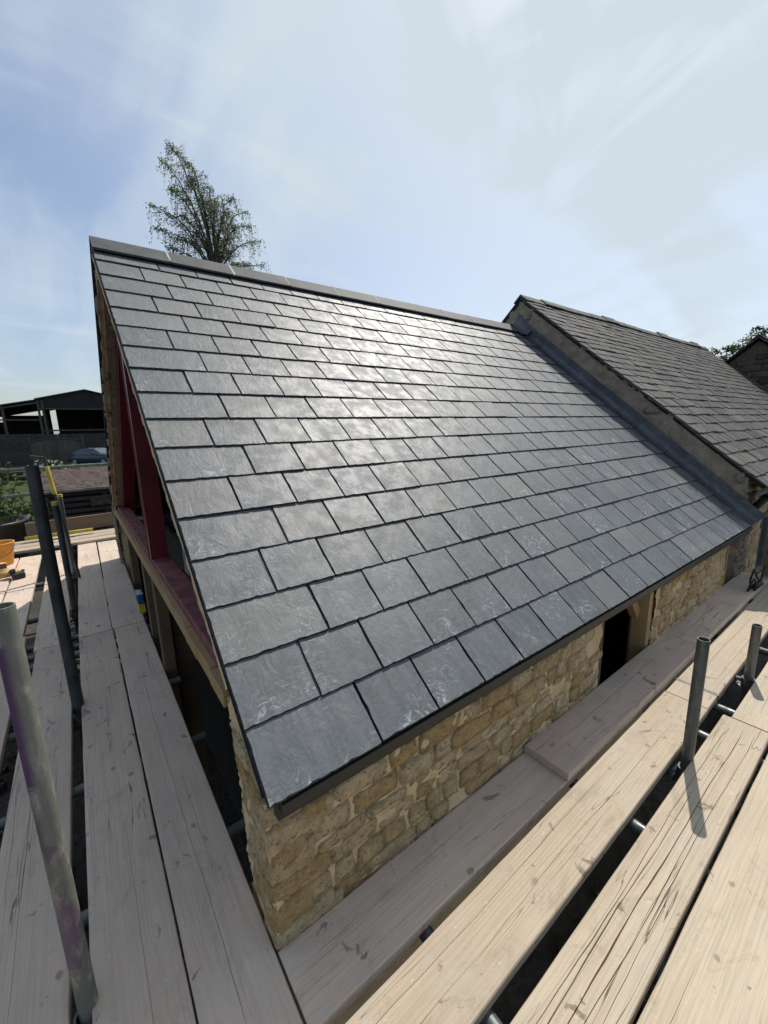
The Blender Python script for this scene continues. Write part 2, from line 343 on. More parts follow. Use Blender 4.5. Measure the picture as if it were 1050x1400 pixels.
# ------------------------------------------------------------------ mesh helpers
class MB:
    def __init__(s): s.v = []; s.f = []; s.mi = []
    def add(s, vs, fs, mi=0):
        o = len(s.v); s.v += [tuple(p) for p in vs]; s.f += [tuple(i + o for i in f) for f in fs]
        s.mi += [mi] * len(fs) if isinstance(mi, int) else list(mi); return s
    def box(s, a, b, mi=0, mat=None, bev=0.0):
        x0, y0, z0 = a; x1, y1, z1 = b
        if bev:
            e = bev
            ring = [(x0 + e, y0), (x1 - e, y0), (x1, y0 + e), (x1, y1 - e), (x1 - e, y1), (x0 + e, y1), (x0, y1 - e), (x0, y0 + e)]
            ins = [(x0 + 2 * e, y0 + e), (x1 - 2 * e, y0 + e), (x1 - e, y0 + 2 * e), (x1 - e, y1 - 2 * e), (x1 - 2 * e, y1 - e), (x0 + 2 * e, y1 - e), (x0 + e, y1 - 2 * e), (x0 + e, y0 + 2 * e)]
            vs = [(*p, z0) for p in ins] + [(*p, z0 + e) for p in ring] + [(*p, z1 - e) for p in ring] + [(*p, z1) for p in ins]
            fs = [tuple(range(7, -1, -1)), tuple(range(24, 32))]
            for k in range(3):
                for i in range(8): fs.append((k * 8 + i, k * 8 + (i + 1) % 8, k * 8 + 8 + (i + 1) % 8, k * 8 + 8 + i))
        else:
            vs = [(x0, y0, z0), (x1, y0, z0), (x1, y1, z0), (x0, y1, z0), (x0, y0, z1), (x1, y0, z1), (x1, y1, z1), (x0, y1, z1)]
            fs = [(0, 3, 2, 1), (4, 5, 6, 7), (0, 1, 5, 4), (1, 2, 6, 5), (2, 3, 7, 6), (3, 0, 4, 7)]
        if mat: vs = [mat @ Vector(p) for p in vs]
        return s.add(vs, fs, mi)
    def tube(s, p0, p1, r0, r1=None, n=12, mi=0, cap=True, hollow=0.0):
        p0 = Vector(p0); p1 = Vector(p1); r1 = r0 if r1 is None else r1
        d = (p1 - p0).normalized(); a = d.orthogonal().normalized(); b = d.cross(a)
        vs = []
        for p, r in ((p0, r0), (p1, r1)):
            for i in range(n):
                t = 2 * math.pi * i / n; vs.append(p + a * (r * math.cos(t)) + b * (r * math.sin(t)))
        fs = [(i, (i + 1) % n, n + (i + 1) % n, n + i) for i in range(n)]
        if hollow:
            ri = r0 - hollow
            for p in (p0, p1):
                for i in range(n):
                    t = 2 * math.pi * i / n; vs.append(p + a * (ri * math.cos(t)) + b * (ri * math.sin(t)))
            for i in range(n):
                j = (i + 1) % n
                fs += [(2 * n + i, 3 * n + i, 3 * n + j, 2 * n + j), (n + i, n + j, 3 * n + j, 3 * n + i), (j, i, 2 * n + i, 2 * n + j)]
        elif cap:
            fs += [tuple(range(n - 1, -1, -1)), tuple(range(n, 2 * n))]
        return s.add(vs, fs, mi)
    def path(s, pts, rs, n=6, mi=0):
        for i in range(len(pts) - 1): s.tube(pts[i], pts[i + 1], rs[i], rs[i + 1], n, mi, cap=False)
        return s
    def lathe(s, prof, n=24, mi=0, loc=(0, 0, 0)):
        vs = []; k = len(prof)
        for i in range(n):
            t = 2 * math.pi * i / n
            for r, z in prof: vs.append((loc[0] + r * math.cos(t), loc[1] + r * math.sin(t), loc[2] + z))
        fs = [(i * k + j, ((i + 1) % n) * k + j, ((i + 1) % n) * k + j + 1, i * k + j + 1) for i in range(n) for j in range(k - 1)]
        return s.add(vs, fs, mi)
    def mesh(s, name, mats, smooth=False):
        me = bpy.data.meshes.new(name); me.from_pydata(s.v, [], s.f)
        for mt in (mats if isinstance(mats, (list, tuple)) else [mats]): me.materials.append(M[mt])
        if any(s.mi): me.polygons.foreach_set('material_index', s.mi)
        if smooth: me.polygons.foreach_set('use_smooth', [True] * len(s.f))
        me.update(); return me
    def obj(s, name, mats, parent=None, smooth=False, loc=None):
        return link(name, s.mesh(name, mats, smooth), parent, loc)
def link(name, me, parent=None, loc=None, mat=None):
    o = bpy.data.objects.new(name, me); COL.objects.link(o)
    if mat is not None: o.matrix_world = mat
    if loc is not None: o.location = loc
    if parent is not None: o.parent = parent
    return o
def smooth_by_angle(o, ang=35):
    me = o.data
    me.polygons.foreach_set('use_smooth', [True] * len(me.polygons))
    try: me.set_sharp_from_angle(angle=R(ang))
    except Exception: pass
def thing(name, label, cat, loc=(0, 0, 0), group=None, rz=0):
    o = bpy.data.objects.new(name, None); COL.objects.link(o); o.location = loc; o.rotation_euler = (0, 0, rz)
    return tag(o, label, cat, group)
def tag(o, label, cat, group=None):
    o['label'] = label; o['category'] = cat
    if group: o['group'] = group
    return o
def rel(parent, p): return Vector(p) - parent.location

PITCH = R(40); CO, SI = math.cos(PITCH), math.sin(PITCH); TA = math.tan(PITCH)
def roofpt(u, v, n, org=(0, 0, 0)):
    return Vector((org[0] + u, org[1] + v * CO - n * SI, org[2] + v * SI + n * CO))
HALF = 2.70            # half span of the barn
LEN = 4.80

# ------------------------------------------------------------------ ground
g = MB()
ys = [-300, -60, -20, -5, 0, 5, 9, 12, 16, 20, 26, 32, 38, 60, 150, 1500]
xs = [-1500, -200, -60, -25, -12, -6, -3, 0, 3, 6, 12, 20, 30, 60, 200, 1500]
def gz(y): 
    t = min(1, max(0, (y - 10) / 28)); return -2.0 + .8 * t * t * (3 - 2 * t)
g.add([(a, b, gz(b)) for b in ys for a in xs], [(j * len(xs) + i, j * len(xs) + i + 1, (j + 1) * len(xs) + i + 1, (j + 1) * len(xs) + i) for j in range(len(ys) - 1) for i in range(len(xs) - 1)])
go = g.obj('ground', 'ground'); go['kind'] = 'structure'
random.seed(5)
g = MB()
for i in range(420):      # rubble and builders' debris lying under the scaffold
    if i % 2: a, b = random.uniform(-1.6, .0), random.uniform(-.2, 6.5)
    else: a, b = random.uniform(-.3, 5), random.uniform(-1.6, .0)
    s_ = random.uniform(.02, .10); vs = []
    for k in range(8): vs.append(Vector((((k & 1) - .5) * s_ * random.uniform(.6, 1.5), ((k >> 1 & 1) - .5) * s_ * random.uniform(.6, 1.6), ((k >> 2) - .5) * s_ * random.uniform(.4, .9))))
    rm = Matrix.Rotation(random.uniform(0, 6), 3, 'Z')
    g.add([rm @ v + Vector((a, b, -1.99 + s_ * .2)) for v in vs], [(0, 2, 3, 1), (4, 5, 7, 6), (0, 1, 5, 4), (2, 6, 7, 3), (0, 4, 6, 2), (1, 3, 7, 5)])
o = g.obj('rubble', 'dark_rubble'); o['kind'] = 'stuff'; tag(o, 'broken stone and building rubble scattered on the ground under the scaffold', 'rubble')

# ------------------------------------------------------------------ new slate barn
barn = thing('stone_barn', 'low golden stone barn with a new dark slate roof inside the scaffold', 'building', (0, 0, 0))
# roof slab (battens and boarding) under the slates
b = MB()
def slab(b, x0, x1, v0, v1, n0, n1, flip=False, mi=0):
    pts = []
    for n in (n0, n1):
        for (u, v) in ((x0, v0), (x1, v0), (x1, v1), (x0, v1)):
            p = roofpt(u, v, n)
            if flip: p.y = 2 * HALF - p.y
            pts.append(p)
    fs = [(0, 3, 2, 1), (4, 5, 6, 7), (0, 1, 5, 4), (1, 2, 6, 5), (2, 3, 7, 6), (3, 0, 4, 7)]
    if flip: fs = [tuple(reversed(f)) for f in fs]
    b.add(pts, fs, mi)
VR = HALF / CO
slab(b, .035, LEN - .01, .09, VR - .03, -.10, -.034)
slab(b, .035, LEN - .01, .0, VR - .03, -.10, -.034, True)
roof = b.obj('roof', 'deck_dark', barn)
# rear slope slates as courses seen edge-on from the gable
b = MB()
for k in range(17):
    slab(b, .0, LEN, k * .204, k * .204 + .225, -.022, -.004, True)
b.obj('rear_slates', ['slate_edge'], roof)['kind'] = 'stuff'
# front slope slates
E_, W_ = .204, .2504
T_ = .0085
tilt = math.atan(T_ / E_)
def slate_mesh(wd, ln, seed, eye=1.0):
    rnd = random.Random(seed)
    def side(n, amp, chips):
        out = []
        for i in range(n + 1):
            d = rnd.gauss(0, amp * .45)
            if rnd.random() < chips: d += rnd.uniform(.5, 1) * amp * 2.2
            out.append(abs(d))
        return out
    nt_, ns = max(9, int(wd / .014)), 16
    tl = side(nt_, .0016, .22); lf = side(ns, .0014, .18); rt = side(ns, .0014, .18)
    ptsT = []; ptsB = []
    for i in range(nt_ + 1):
        xx = wd * i / nt_
        ptsT.append((min(max(xx, lf[0] + .001), wd - rt[0] - .001), .0025 + tl[i])); ptsB.append((xx, max(0, tl[i] * .35 - .0006)))
    for i in range(1, ns + 1):
        yy = ln * i / ns
        ptsT.append((wd - .0022 - rt[i], yy)); ptsB.append((wd - rt[i] * .25, yy))
    for i in range(ns, 0, -1):
        yy = ln * i / ns
        ptsT.append((.0022 + lf[i], yy)); ptsB.append((lf[i] * .25, yy))
    n = len(ptsT); t = T_ * .95
    vs = [(*p, 0) for p in ptsT] + [(*p, -t) for p in ptsB]
    fs = [tuple(range(n)), tuple(range(2 * n - 1, n - 1, -1))]; mi = [0, 1]
    for i in range(n):
        j = (i + 1) % n; fs.append((i, n + i, n + j, j)); mi.append(1)
    return MB().add(vs, fs, mi).mesh('slate', ['new_slate', 'slate_edge'])
GAP = .0050
var_full = [slate_mesh(W_ - GAP, .44, 100 + i) for i in range(9)]
var_wide = [slate_mesh(1.5 * W_ - GAP, .44, 200 + i) for i in range(4)]
var_top = [slate_mesh(W_ - GAP, .15, 300 + i) for i in range(4)]
top_wide = slate_mesh(1.5 * W_ - GAP, .15, 310)
random.seed(11)
slates = []
for k in range(1, 18):
    v = (k - 1) * E_
    joints = [0.0]; xx = 1.5 if k % 2 else 1.0
    while xx * W_ < LEN - .10: joints.append(xx * W_); xx += 1
    joints.append(LEN - .01)
    for i in range(len(joints) - 1):
        u0, u1 = joints[i], joints[i + 1]; wd = u1 - u0
        top = k == 17
        if abs(wd - W_) < .004: me = random.choice(var_top if top else var_full)
        elif abs(wd - 1.5 * W_) < .004: me = top_wide if top else random.choice(var_wide)
        else: me = slate_mesh(wd - GAP, .15 if top else .44, 400 + k)
        slates.append((u0 + GAP / 2 + random.gauss(0, .0006), v + random.gauss(0, .0010), random.gauss(0, .0007), random.gauss(0, .0030), me))
camp = cam_o.matrix_world.translation
slates.sort(key=lambda s_: (roofpt(s_[0], s_[1], 0) - camp).length)
rest = MB()
for i, (u, v, n, rz, me) in enumerate(slates):
    mt = Matrix.Translation(roofpt(u, v, n)) @ Matrix.Rotation(PITCH - tilt + random.gauss(0, .0028), 4, 'X') @ Matrix.Rotation(random.gauss(0, .0042), 4, 'Y') @ Matrix.Rotation(rz, 4, 'Z')
    if i < 300:
        link('slate', me, roof, mat=mt)
    else:
        rest.add([mt @ vv.co for vv in me.vertices], [tuple(p.vertices) for p in me.polygons], [p.material_index for p in me.polygons])
o = rest.obj('far_slates', ['new_slate', 'slate_edge'], roof); o['kind'] = 'stuff'
# starter strip of dark slate under the eaves course
b = MB(); slab(b, .005, LEN - .02, .004, .20, -.028, -.0215); b.obj('eaves_slate', 'slate_edge', roof)
# ridge tiles
ridge_x = [0.0, .468, .92, 1.395, 1.872, 2.345, 2.822, 3.30, 3.752, 4.19, 4.62]
RV = VR + .008
def ridge_mesh(ln, wing=.165, th=.016, up=.022):
    b = MB(); vs = []
    prof = []
    # outer then inner profile in (y, z) relative to ridge point
    c, s_ = CO, SI
    outer = [(-wing * c, up - wing * s_), (-.014, up - .008), (0, up + .002), (.014, up - .008), (wing * c, up - wing * s_)]
    inner = [(p[0] * (1 - .0), p[1] - th / c) for p in outer]
    inner[0] = (outer[0][0] + th * s_ * .3, outer[0][1] - th * c); inner[-1] = (outer[-1][0] - th * s_ * .3, outer[-1][1] - th * c)
    ring = outer + inner[::-1]; n = len(ring)
    for xx in (0, ln): vs += [(xx, y, z) for y, z in ring]
    fs = [(i, (i + 1) % n, n + (i + 1) % n, n + i) for i in range(n)]
    # end caps as strips
    for o_, fl in ((0, False), (n, True)):
        for i in range(4):
            q = (o_ + i, o_ + i + 1, o_ + n - 2 - i, o_ + n - 1 - i); fs.append(q if fl else q[::-1])
    fs = [f[::-1] for f in fs]
    return b.add(vs, fs)
apz = HALF * TA
for i in range(len(ridge_x) - 1):
    a, c_ = ridge_x[i], ridge_x[i + 1]
    o = ridge_mesh(c_ - a - .007).obj('ridge_tile', 'ridge_tile', roof, loc=(a + .003, HALF, apz + .010 + random.gauss(0, .002)))
    o.rotation_euler = (0, random.gauss(0, .002), random.gauss(0, .002))
    if i:
        # cement squeezed out of the joint between two tiles
        bb = ridge_mesh(.010 + .004 * (i % 3), wing=.166 - .02 * (i % 2), up=.0245)
        bb.obj('ridge_joint', 'cement', roof, loc=(a - .006, HALF, apz + .010))
b = MB()
slab(b, .012, 4.60, VR - .125, VR + .0, -.03, .003); slab(b, .012, 4.60, VR - .125, VR, -.03, .003, True); b.obj('ridge_bedding', 'black_plastic', roof)

# --- walls: stone faces -------------------------------------------------------
def fbm(p, o=4): return noise.fractal(Vector(p), 1.0, 2.0, o)
def mortar_grid(org, ud, vd, nd, u0, u1, v0, v1, inside, step, amp, seed, base=0.0, ragged=None):
    b = MB(); org, ud, vd, nd = map(Vector, (org, ud, vd, nd))
    nu, nv = int((u1 - u0) / step) + 1, int((v1 - v0) / step) + 1
    idx = {}
    def vid(i, j):
        if (i, j) not in idx:
            u, v = u0 + (u1 - u0) * i / nu, v0 + (v1 - v0) * j / nv
            d = base + amp * fbm((u * 9 + seed, v * 9, seed)) + amp * .35 * fbm((u * 34 + seed, v * 34, seed * 2))
            idx[(i, j)] = len(b.v); b.v.append(tuple(org + ud * u + vd * v + nd * d))
        return idx[(i, j)]
    flip = ud.cross(vd).dot(nd) < 0
    for i in range(nu):
        for j in range(nv):
            u, v = u0 + (u1 - u0) * (i + .5) / nu, v0 + (v1 - v0) * (j + .5) / nv
            if inside(u, v):
                q = (vid(i, j), vid(i + 1, j), vid(i + 1, j + 1), vid(i, j + 1)); b.f.append(q[::-1] if flip else q); b.mi.append(0)
    return b
def stone_block(wd, ht, dp, seed):
    rnd = random.Random(seed); nu, nv = max(4, int(wd / .035)), max(4, int(ht / .03)); b = MB(); vs = []
    r = min(wd, ht) * .22
    sx, sy = rnd.gauss(0, .05), rnd.gauss(0, .06)
    cj = [(rnd.uniform(-.010, .006), rnd.uniform(-.008, .006)) for _ in range(4)]
    for j in range(nv + 1):
        for i in range(nu + 1):
            a, c_ = i / nu, j / nv
            u, v = (a - .5) * wd, (c_ - .5) * ht
            u += (1 - a) * (1 - c_) * -cj[0][0] + a * (1 - c_) * cj[1][0] + a * c_ * cj[2][0] - (1 - a) * c_ * cj[3][0]
            v += -(1 - a) * (1 - c_) * cj[0][1] - a * (1 - c_) * cj[1][1] + a * c_ * cj[2][1] + (1 - a) * c_ * cj[3][1]
            # rounded, wandering outline
            eu = abs(2 * a - 1); ev = abs(2 * c_ - 1)
            k = 1 - .03 * (eu ** 10) * (ev ** 10) * 2
            u = u * k + .006 * noise.noise(Vector((seed * 1.3, v * 14, 3))); v = v * k + .006 * noise.noise(Vector((seed * 2.1, u * 12, 7)))
            edge = max(eu ** 24, ev ** 24)
            d = dp * (1 - .22 * edge) + .007 * fbm((u * 22 + seed, v * 28, seed)) + u * sx * .12 + v * sy * .12
            vs.append((u, v, d))
    b.add(vs, [(j * (nu + 1) + i, j * (nu + 1) + i + 1, (j + 1) * (nu + 1) + i + 1, (j + 1) * (nu + 1) + i) for j in range(nv) for i in range(nu)])
    # skirt back into the wall
    ring = [i for i in range(nu + 1)] + [(j * (nu + 1) + nu) for j in range(1, nv + 1)] + [nv * (nu + 1) + i for i in range(nu - 1, -1, -1)] + [j * (nu + 1) for j in range(nv - 1, 0, -1)]
    o_ = len(b.v); b.v += [(vs[i][0] * 1.02, vs[i][1] * 1.02, -.02) for i in ring]; n = len(ring)
    b.f += [(ring[i], o_ + i, o_ + (i + 1) % n, ring[(i + 1) % n]) for i in range(n)]; b.mi += [0] * n
    return b
def lay_stones(parent, org, ud, vd, nd, u0, u1, v0, v1, inside, mat, seed, hmin=.07, hmax=.13, wmin=.12, wmax=.34, dp=.014):
    rnd = random.Random(seed); org, ud, vd, nd = map(Vector, (org, ud, vd, nd)); v = v1; cnt = 0
    rot = Matrix((ud, vd, nd)).transposed().to_4x4()
    while v > v0:
        h = rnd.uniform(hmin, hmax); u = u0 + rnd.uniform(-.12, 0)
        while u < u1:
            wd = rnd.uniform(wmin, wmax) * (.8 + h * 3)
            subs = [(0, h)] if rnd.random() > .16 or h < .1 else [(0, h * .52), (h * .52, h * .48)]
            for (so, sh) in subs:
                a, c_ = max(u, u0), min(u + wd, u1)
                cu, cv = (a + c_) / 2, v - so - sh / 2
                if c_ - a > .05 and inside(cu, cv) and inside(a + .02, cv) and inside(c_ - .02, cv):
                    st = stone_block(c_ - a - rnd.uniform(.004, .013), sh - rnd.uniform(.003, .011), dp + rnd.uniform(-.005, .006), seed * 100 + cnt)
                    mt = Matrix.Translation(org + ud * cu + vd * (cv + .008 * noise.noise(Vector((u * 2, seed, 0))))) @ rot @ Matrix.Rotation(rnd.gauss(0, .025), 4, 'Z')
                    o = link('stone', st.mesh('stone', mat, True), parent, mat=mt); cnt += 1
            u += wd
        v -= h
    return cnt
WY, WX = .095, .022       # outer faces of the eaves wall and of the gable wall
OX0, OX1 = 2.04, 2.78     # opening in the eaves wall
def in_front(u, v):
    if v > -.07: return False
    r = .012 * noise.noise(Vector((v * 25, 3, 1)))
    if u > 4.37 + .03 * noise.noise(Vector((v * 12, 8, 1))): return False
    return not (OX0 - .012 + r < u < OX1 + .012 + r)
b = MB()
b.box((WX + .03, WY + .02, -2.02), (OX0, WY + .35, -.06)); b.box((OX1, WY + .02, -2.02), (4.34, WY + .12, -.06))
b.box((OX0, WY + .02, -2.02), (OX1, WY + .35, -1.15))
wall_f = b.obj('wall', 'lime_mortar', barn)
mg = mortar_grid((0, WY, 0), (1, 0, 0), (0, 0, 1), (0, -1, 0), WX, 4.42, -1.0, -.065, in_front, .010, .010, 3.3, base=.0015)
mg.obj('pointing', 'lime_mortar', wall_f, True)
lay_stones(wall_f, (0, WY, 0), (1, 0, 0), (0, 0, 1), (0, -1, 0), WX - .0, 4.38, -.92, -.085, in_front, 'gold_stone', 7, hmin=.045, hmax=.095, wmin=.08, wmax=.24, dp=.010)
# gable wall: front pier, band under the rear slope
def band_z(y): return (2 * HALF - y) * TA
def in_gable(u, v):          # u = y, v = z
    rag = .014 * fbm((u * 13, v * 13, 5)) + .010 * fbm((u * 40, v * 40, 2))
    top = min(u, 2 * HALF - u) * TA - .045
    if v > top: return False
    if u < .37 + rag * 1.6 - .03 * max(0, -.1 - v) * 2 and u > .09: return v < top
    if u < 2.0: return False
    # rear part: wall stands behind the opening, which follows the roof slope
    dist = (band_z(u) - v) * CO
    return u > HALF - .1 and (dist < .20 + rag or u > 4.95 + rag)
mg = mortar_grid((WX, 0, 0), (0, 1, 0), (0, 0, 1), (-1, 0, 0), WY, .62, -1.2, .40, in_gable, .011, .010, 8.8, base=.0015)
MB().box((WX + .02, 4.97, -2.02), (WX + .33, 2 * HALF - .1, -.02)).obj('wall', 'lime_mortar', barn)
wall_g = MB().box((WX + .02, WY + .03, -2.02), (WX + .33, .35, .03)).obj('wall', 'lime_mortar', barn)
zq = -.085; q = 0
while zq > -1.0:
    hq = .075 + .045 * ((q * 37) % 10) / 10; lx, ly = (.20, .10) if q % 2 else (.11, .17); lx += .02 * (q % 3)
    n3 = (int(lx / .02), int(ly / .02), 5); vs = []; fs = []; key = {}
    def qv(i, j, k_):
        if (i, j, k_) not in key:
            a_, b_, c_ = i / n3[0], j / n3[1], k_ / n3[2]; p = Vector((a_ * lx, b_ * ly, (c_ - .5) * (hq - .010))); 
            e = (1 if k_ in (0, n3[2]) else 0) * .004; nn_ = .006 * fbm((p.x * 18 + q, p.y * 18, p.z * 18 + q))
            p.x += (e + (.004 if j == 0 else 0) + nn_) if i == 0 else 0; p.y += (e + (.004 if i == 0 else 0) + nn_) if j == 0 else 0
            key[(i, j, k_)] = len(vs); vs.append(p)
        return key[(i, j, k_)]
    for k_ in range(n3[2]):
        for i in range(n3[0]): fs.append((qv(i, 0, k_), qv(i + 1, 0, k_), qv(i + 1, 0, k_ + 1), qv(i, 0, k_ + 1)))
        for j in range(n3[1]): fs.append((qv(0, j + 1, k_), qv(0, j, k_), qv(0, j, k_ + 1), qv(0, j + 1, k_ + 1)))
    for i in range(n3[0]):
        for j in range(n3[1]): fs.append((qv(i, j, n3[2]), qv(i + 1, j, n3[2]), qv(i + 1, j + 1, n3[2]), qv(i, j + 1, n3[2])))
    MB().add(vs, fs).obj('quoin', 'gold_stone', wall_g, True, loc=(WX - .014, WY - .014, zq - hq / 2)); zq -= hq; q += 1
MB().box((WX - .006, WY - .006, -1.2), (WX + .05, WY + .05, -.075)).obj('corner_pointing', 'lime_mortar', wall_g)
mg.obj('pointing', 'lime_mortar', wall_g, True)
lay_stones(wall_g, (WX, 0, 0), (0, 1, 0), (0, 0, 1), (-1, 0, 0), WY, .42, -1.0, .22, lambda u, v: in_gable(u, v) and in_gable(u - .0, v + .05), 'gold_stone', 19, wmin=.10, wmax=.22, dp=.011)
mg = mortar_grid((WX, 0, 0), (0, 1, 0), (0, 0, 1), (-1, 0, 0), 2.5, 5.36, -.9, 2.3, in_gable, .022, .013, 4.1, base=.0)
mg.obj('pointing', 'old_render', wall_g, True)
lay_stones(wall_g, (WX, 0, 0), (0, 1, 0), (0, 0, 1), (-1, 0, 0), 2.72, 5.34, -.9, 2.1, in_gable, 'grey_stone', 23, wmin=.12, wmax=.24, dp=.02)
# soffit of the opening under the rear slope: cream arris, stone soffit, then red frame
b = MB()
n_ = 90; vs = []
for i in range(n_ + 1):
    y = HALF - .02 + (4.96 - HALF) * i / n_
    rag = .014 * fbm((y * 13, 1, 5)) + .012 * fbm((y * 45, 3, 2)); d = .20 + rag
    z = band_z(y) - d / CO
    for xx, dd in ((WX - .012, .0), (WX + .004, .012), (WX + .02, .008), (WX + .075, .002)): vs.append((xx, y, z + dd + .004 * fbm((y * 30, xx * 90, 1))))
b.add(vs, [(i * 4 + j, i * 4 + j + 1, i * 4 + j + 5, i * 4 + j + 4) for i in range(n_) for j in range(3)], [0 if j < 2 else 1 for i in range(n_) for j in range(3)])
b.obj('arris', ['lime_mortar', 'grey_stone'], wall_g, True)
def slope_bar(b, x0, x1, d0, d1, y0, y1):
    vs = []
    for xx in (x0, x1):
        for (y, d) in ((y0, d0), (y1, d0), (y1, d1), (y0, d1)): vs.append((xx, y, band_z(y) - d / CO))
    b.add(vs, [(0, 1, 2, 3), (4, 7, 6, 5), (0, 4, 5, 1), (1, 5, 6, 2), (2, 6, 7, 3), (3, 7, 4, 0)])
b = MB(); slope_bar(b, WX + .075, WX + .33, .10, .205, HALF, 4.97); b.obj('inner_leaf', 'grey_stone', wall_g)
# ragged mortar fillet under the verge slates on the front slope
b = MB(); vs = []; n_ = 230
for i in range(n_ + 1):
    v = .35 + (VR - .45) * i / n_
    d = .080 + .030 * fbm((v * 5, 1, 9)) + .018 * fbm((v * 22, 4, 2))
    for (xx, nn) in ((.030, -.034), (.001 + .002 * fbm((v * 20, 0, 0)), -.030), (-.001 + .004 * fbm((v * 15, 5, 0)), -.5 * d - .016), (.004 + .004 * fbm((v * 25, 7, 0)), -d), (.06, -d - .004)):
        vs.append(roofpt(xx, v, nn))
b.add(vs, [(i * 5 + j, (i + 1) * 5 + j, (i + 1) * 5 + j + 1, i * 5 + j + 1) for i in range(n_) for j in range(4)])
b.obj('verge_mortar', 'lime_mortar', roof, True)
# undercloak below the verge slates
b = MB(); slab(b, .0, .09, .03, VR - .02, -.0345, -.0295); b.obj('undercloak', 'slate_edge', roof)
# cement ledge blocks near the foot of the verge

# gable frame: sill, plate, posts, studs
frame = MB().box((.045, .50, .085), (.155, 4.95, .150), bev=.004).obj('gable_frame', 'dusty_red', barn)
b = MB()
for i, (y0, y1) in enumerate(((.42, .60), (.604, .80), (.804, 1.02), (1.024, 2.02), (2.024, 4.96))):
    b.box((.012 + .003 * (i % 2), y0, .045), (.046, y1, .105 + .004 * (i % 2)), bev=.003)
b.obj('wall_plate', 'oak', frame)
b = MB(); b.box((.040, 2.15, .150), (.145, 2.24, 1.62)); b.obj('post', 'red_paint', frame)
b = MB(); b.box((.026, 2.142, .150), (.034, 2.149, 1.62)); b.obj('drip_edge', 'dusty_red', frame)
b = MB(); slope_bar(b, WX + .078, .215, .207, .32, HALF + .02, 4.9); b.obj('rafter', 'red_paint', frame)
b = MB(); b.box((.10, 2.30, .15), (.115, 4.7, 1.5)) if False else None
b = MB(); b.box((.165, 1.62, .152), (.34, 1.74, 1.28)); b.obj('block_pier', 'block_grey', barn)
for (x0, y0, x1, y1) in ((.05, 4.15, .12, 4.30), (.05, 3.0, .10, 3.06), (.022, 2.62, .09, 2.72), (.016, 2.02, .085, 2.13), (.09, 2.10, .22, 2.16), (.05, 1.30, .10, 1.38) if False else (.12, 4.3, .30, 4.36)):
    MB().box((x0, y0, -1.9), (x1, y1, .044), bev=.003).obj('stud', 'dark_timber' if x0 > .06 else 'stud_wood', frame)
b = MB(); p0, p1 = Vector((.25, 1.9, -.35)), Vector((.18, .45, -1.0))
b.box((.16, .45, -.04), (.26, 2.0, .04), mat=Matrix.Translation((0, 0, -.62)) @ Matrix.Rotation(R(18), 4, 'X')); b.obj('brace', 'dark_timber', frame)
b = MB(); b.box((.30, .5, -.03), (.36, 2.6, .03), mat=Matrix.Translation((0, .2, -1.0)) @ Matrix.Rotation(R(24), 4, 'X')); b.obj('brace', 'dark_timber', frame)
MB().box((.37, .36, -2.0), (.40, 4.96, .03)).obj('shade_backing', 'deck_dark', barn)  # added dark sheet; paints the space below the sill as unlit
# added dark sheets painting interior shade; also rear wall, floor slab
b = MB(); b.box((.35, 2 * HALF - .40, -2.0), (LEN, 2 * HALF - .1, -.05)); b.obj('rear_wall', 'block_grey', barn)

MB().box((OX0 - .5, .75, -2.0), (OX1 + .9, .78, .5)).obj('shade_backing', 'deck_dark', barn)  # added dark sheets here paint the room behind the opening as unlit
MB().box((OX0 - .5, .46, -2.0), (OX0 - .47, .74, .2)).obj('shade_backing', 'deck_dark', barn)
MB().box((OX1 + .8, .46, -2.0), (OX1 + .83, .74, .2)).obj('shade_backing', 'deck_dark', barn)
# eaves: brown fascia and black drip trim below the slates
b = MB(); b.box((.034, .030, -.092), (LEN - .04, .064, -.022), bev=.002); b.obj('fascia', 'fascia_brown', barn)
b = MB(); b.box((.040, .004, -.058), (LEN - .05, .0295, -.020), bev=.002); b.obj('eaves_tray', 'black_plastic', barn)
b = MB(); b.box((.060, .064, -.080), (LEN - .06, .093, -.074)); b.obj('soffit_strip', 'black_plastic', barn)
b = MB(); b.box((WX + .004, .066, -.072), (.4, .098, -.03)); b.obj('corner_mortar', 'lime_mortar', barn)
# oak framed opening
fr = MB().box((OX0 + .004, WY + .008, -.165), (OX1 - .004, WY + .11, -.085), bev=.003).obj('door_frame', 'oak', barn)
MB().box((OX0 + .004, WY + .010, -1.14), (OX0 + .045, WY + .11, -.166), bev=.002).obj('jamb', 'dark_timber', fr)
MB().box((OX1 - .06, WY + .006, -1.14), (OX1 - .006, WY + .11, -.166), bev=.002).obj('jamb', 'oak', fr)
MB().box((OX1 - .012, WY + .111, -1.14), (OX1 + .02, WY + .14, -.10), bev=.002).obj('jamb', 'oak', fr)
b = MB(); b.box((-.16, 0, -.03), (.13, .05, .03), mat=Matrix.Translation((OX1 - .15, WY + .06, -.24)) @ Matrix.Rotation(R(52), 4, 'Y')); b.obj('brace', 'oak', fr)
MB().box((4.415, WY - .005, -1.5), (4.438, WY + .022, -.086), bev=.002).obj('end_post', 'oak', barn)
MB().box((4.345, WY + .121, -1.8), (4.458, WY + .14, -.05)).obj('shade_backing', 'deck_dark', barn)  # added dark backing; its colour stands in for shade in the end gap
MB().box((4.444, WY + .03, -1.5), (4.458, WY + .05, -.086)).obj('end_board', 'dark_timber', barn)
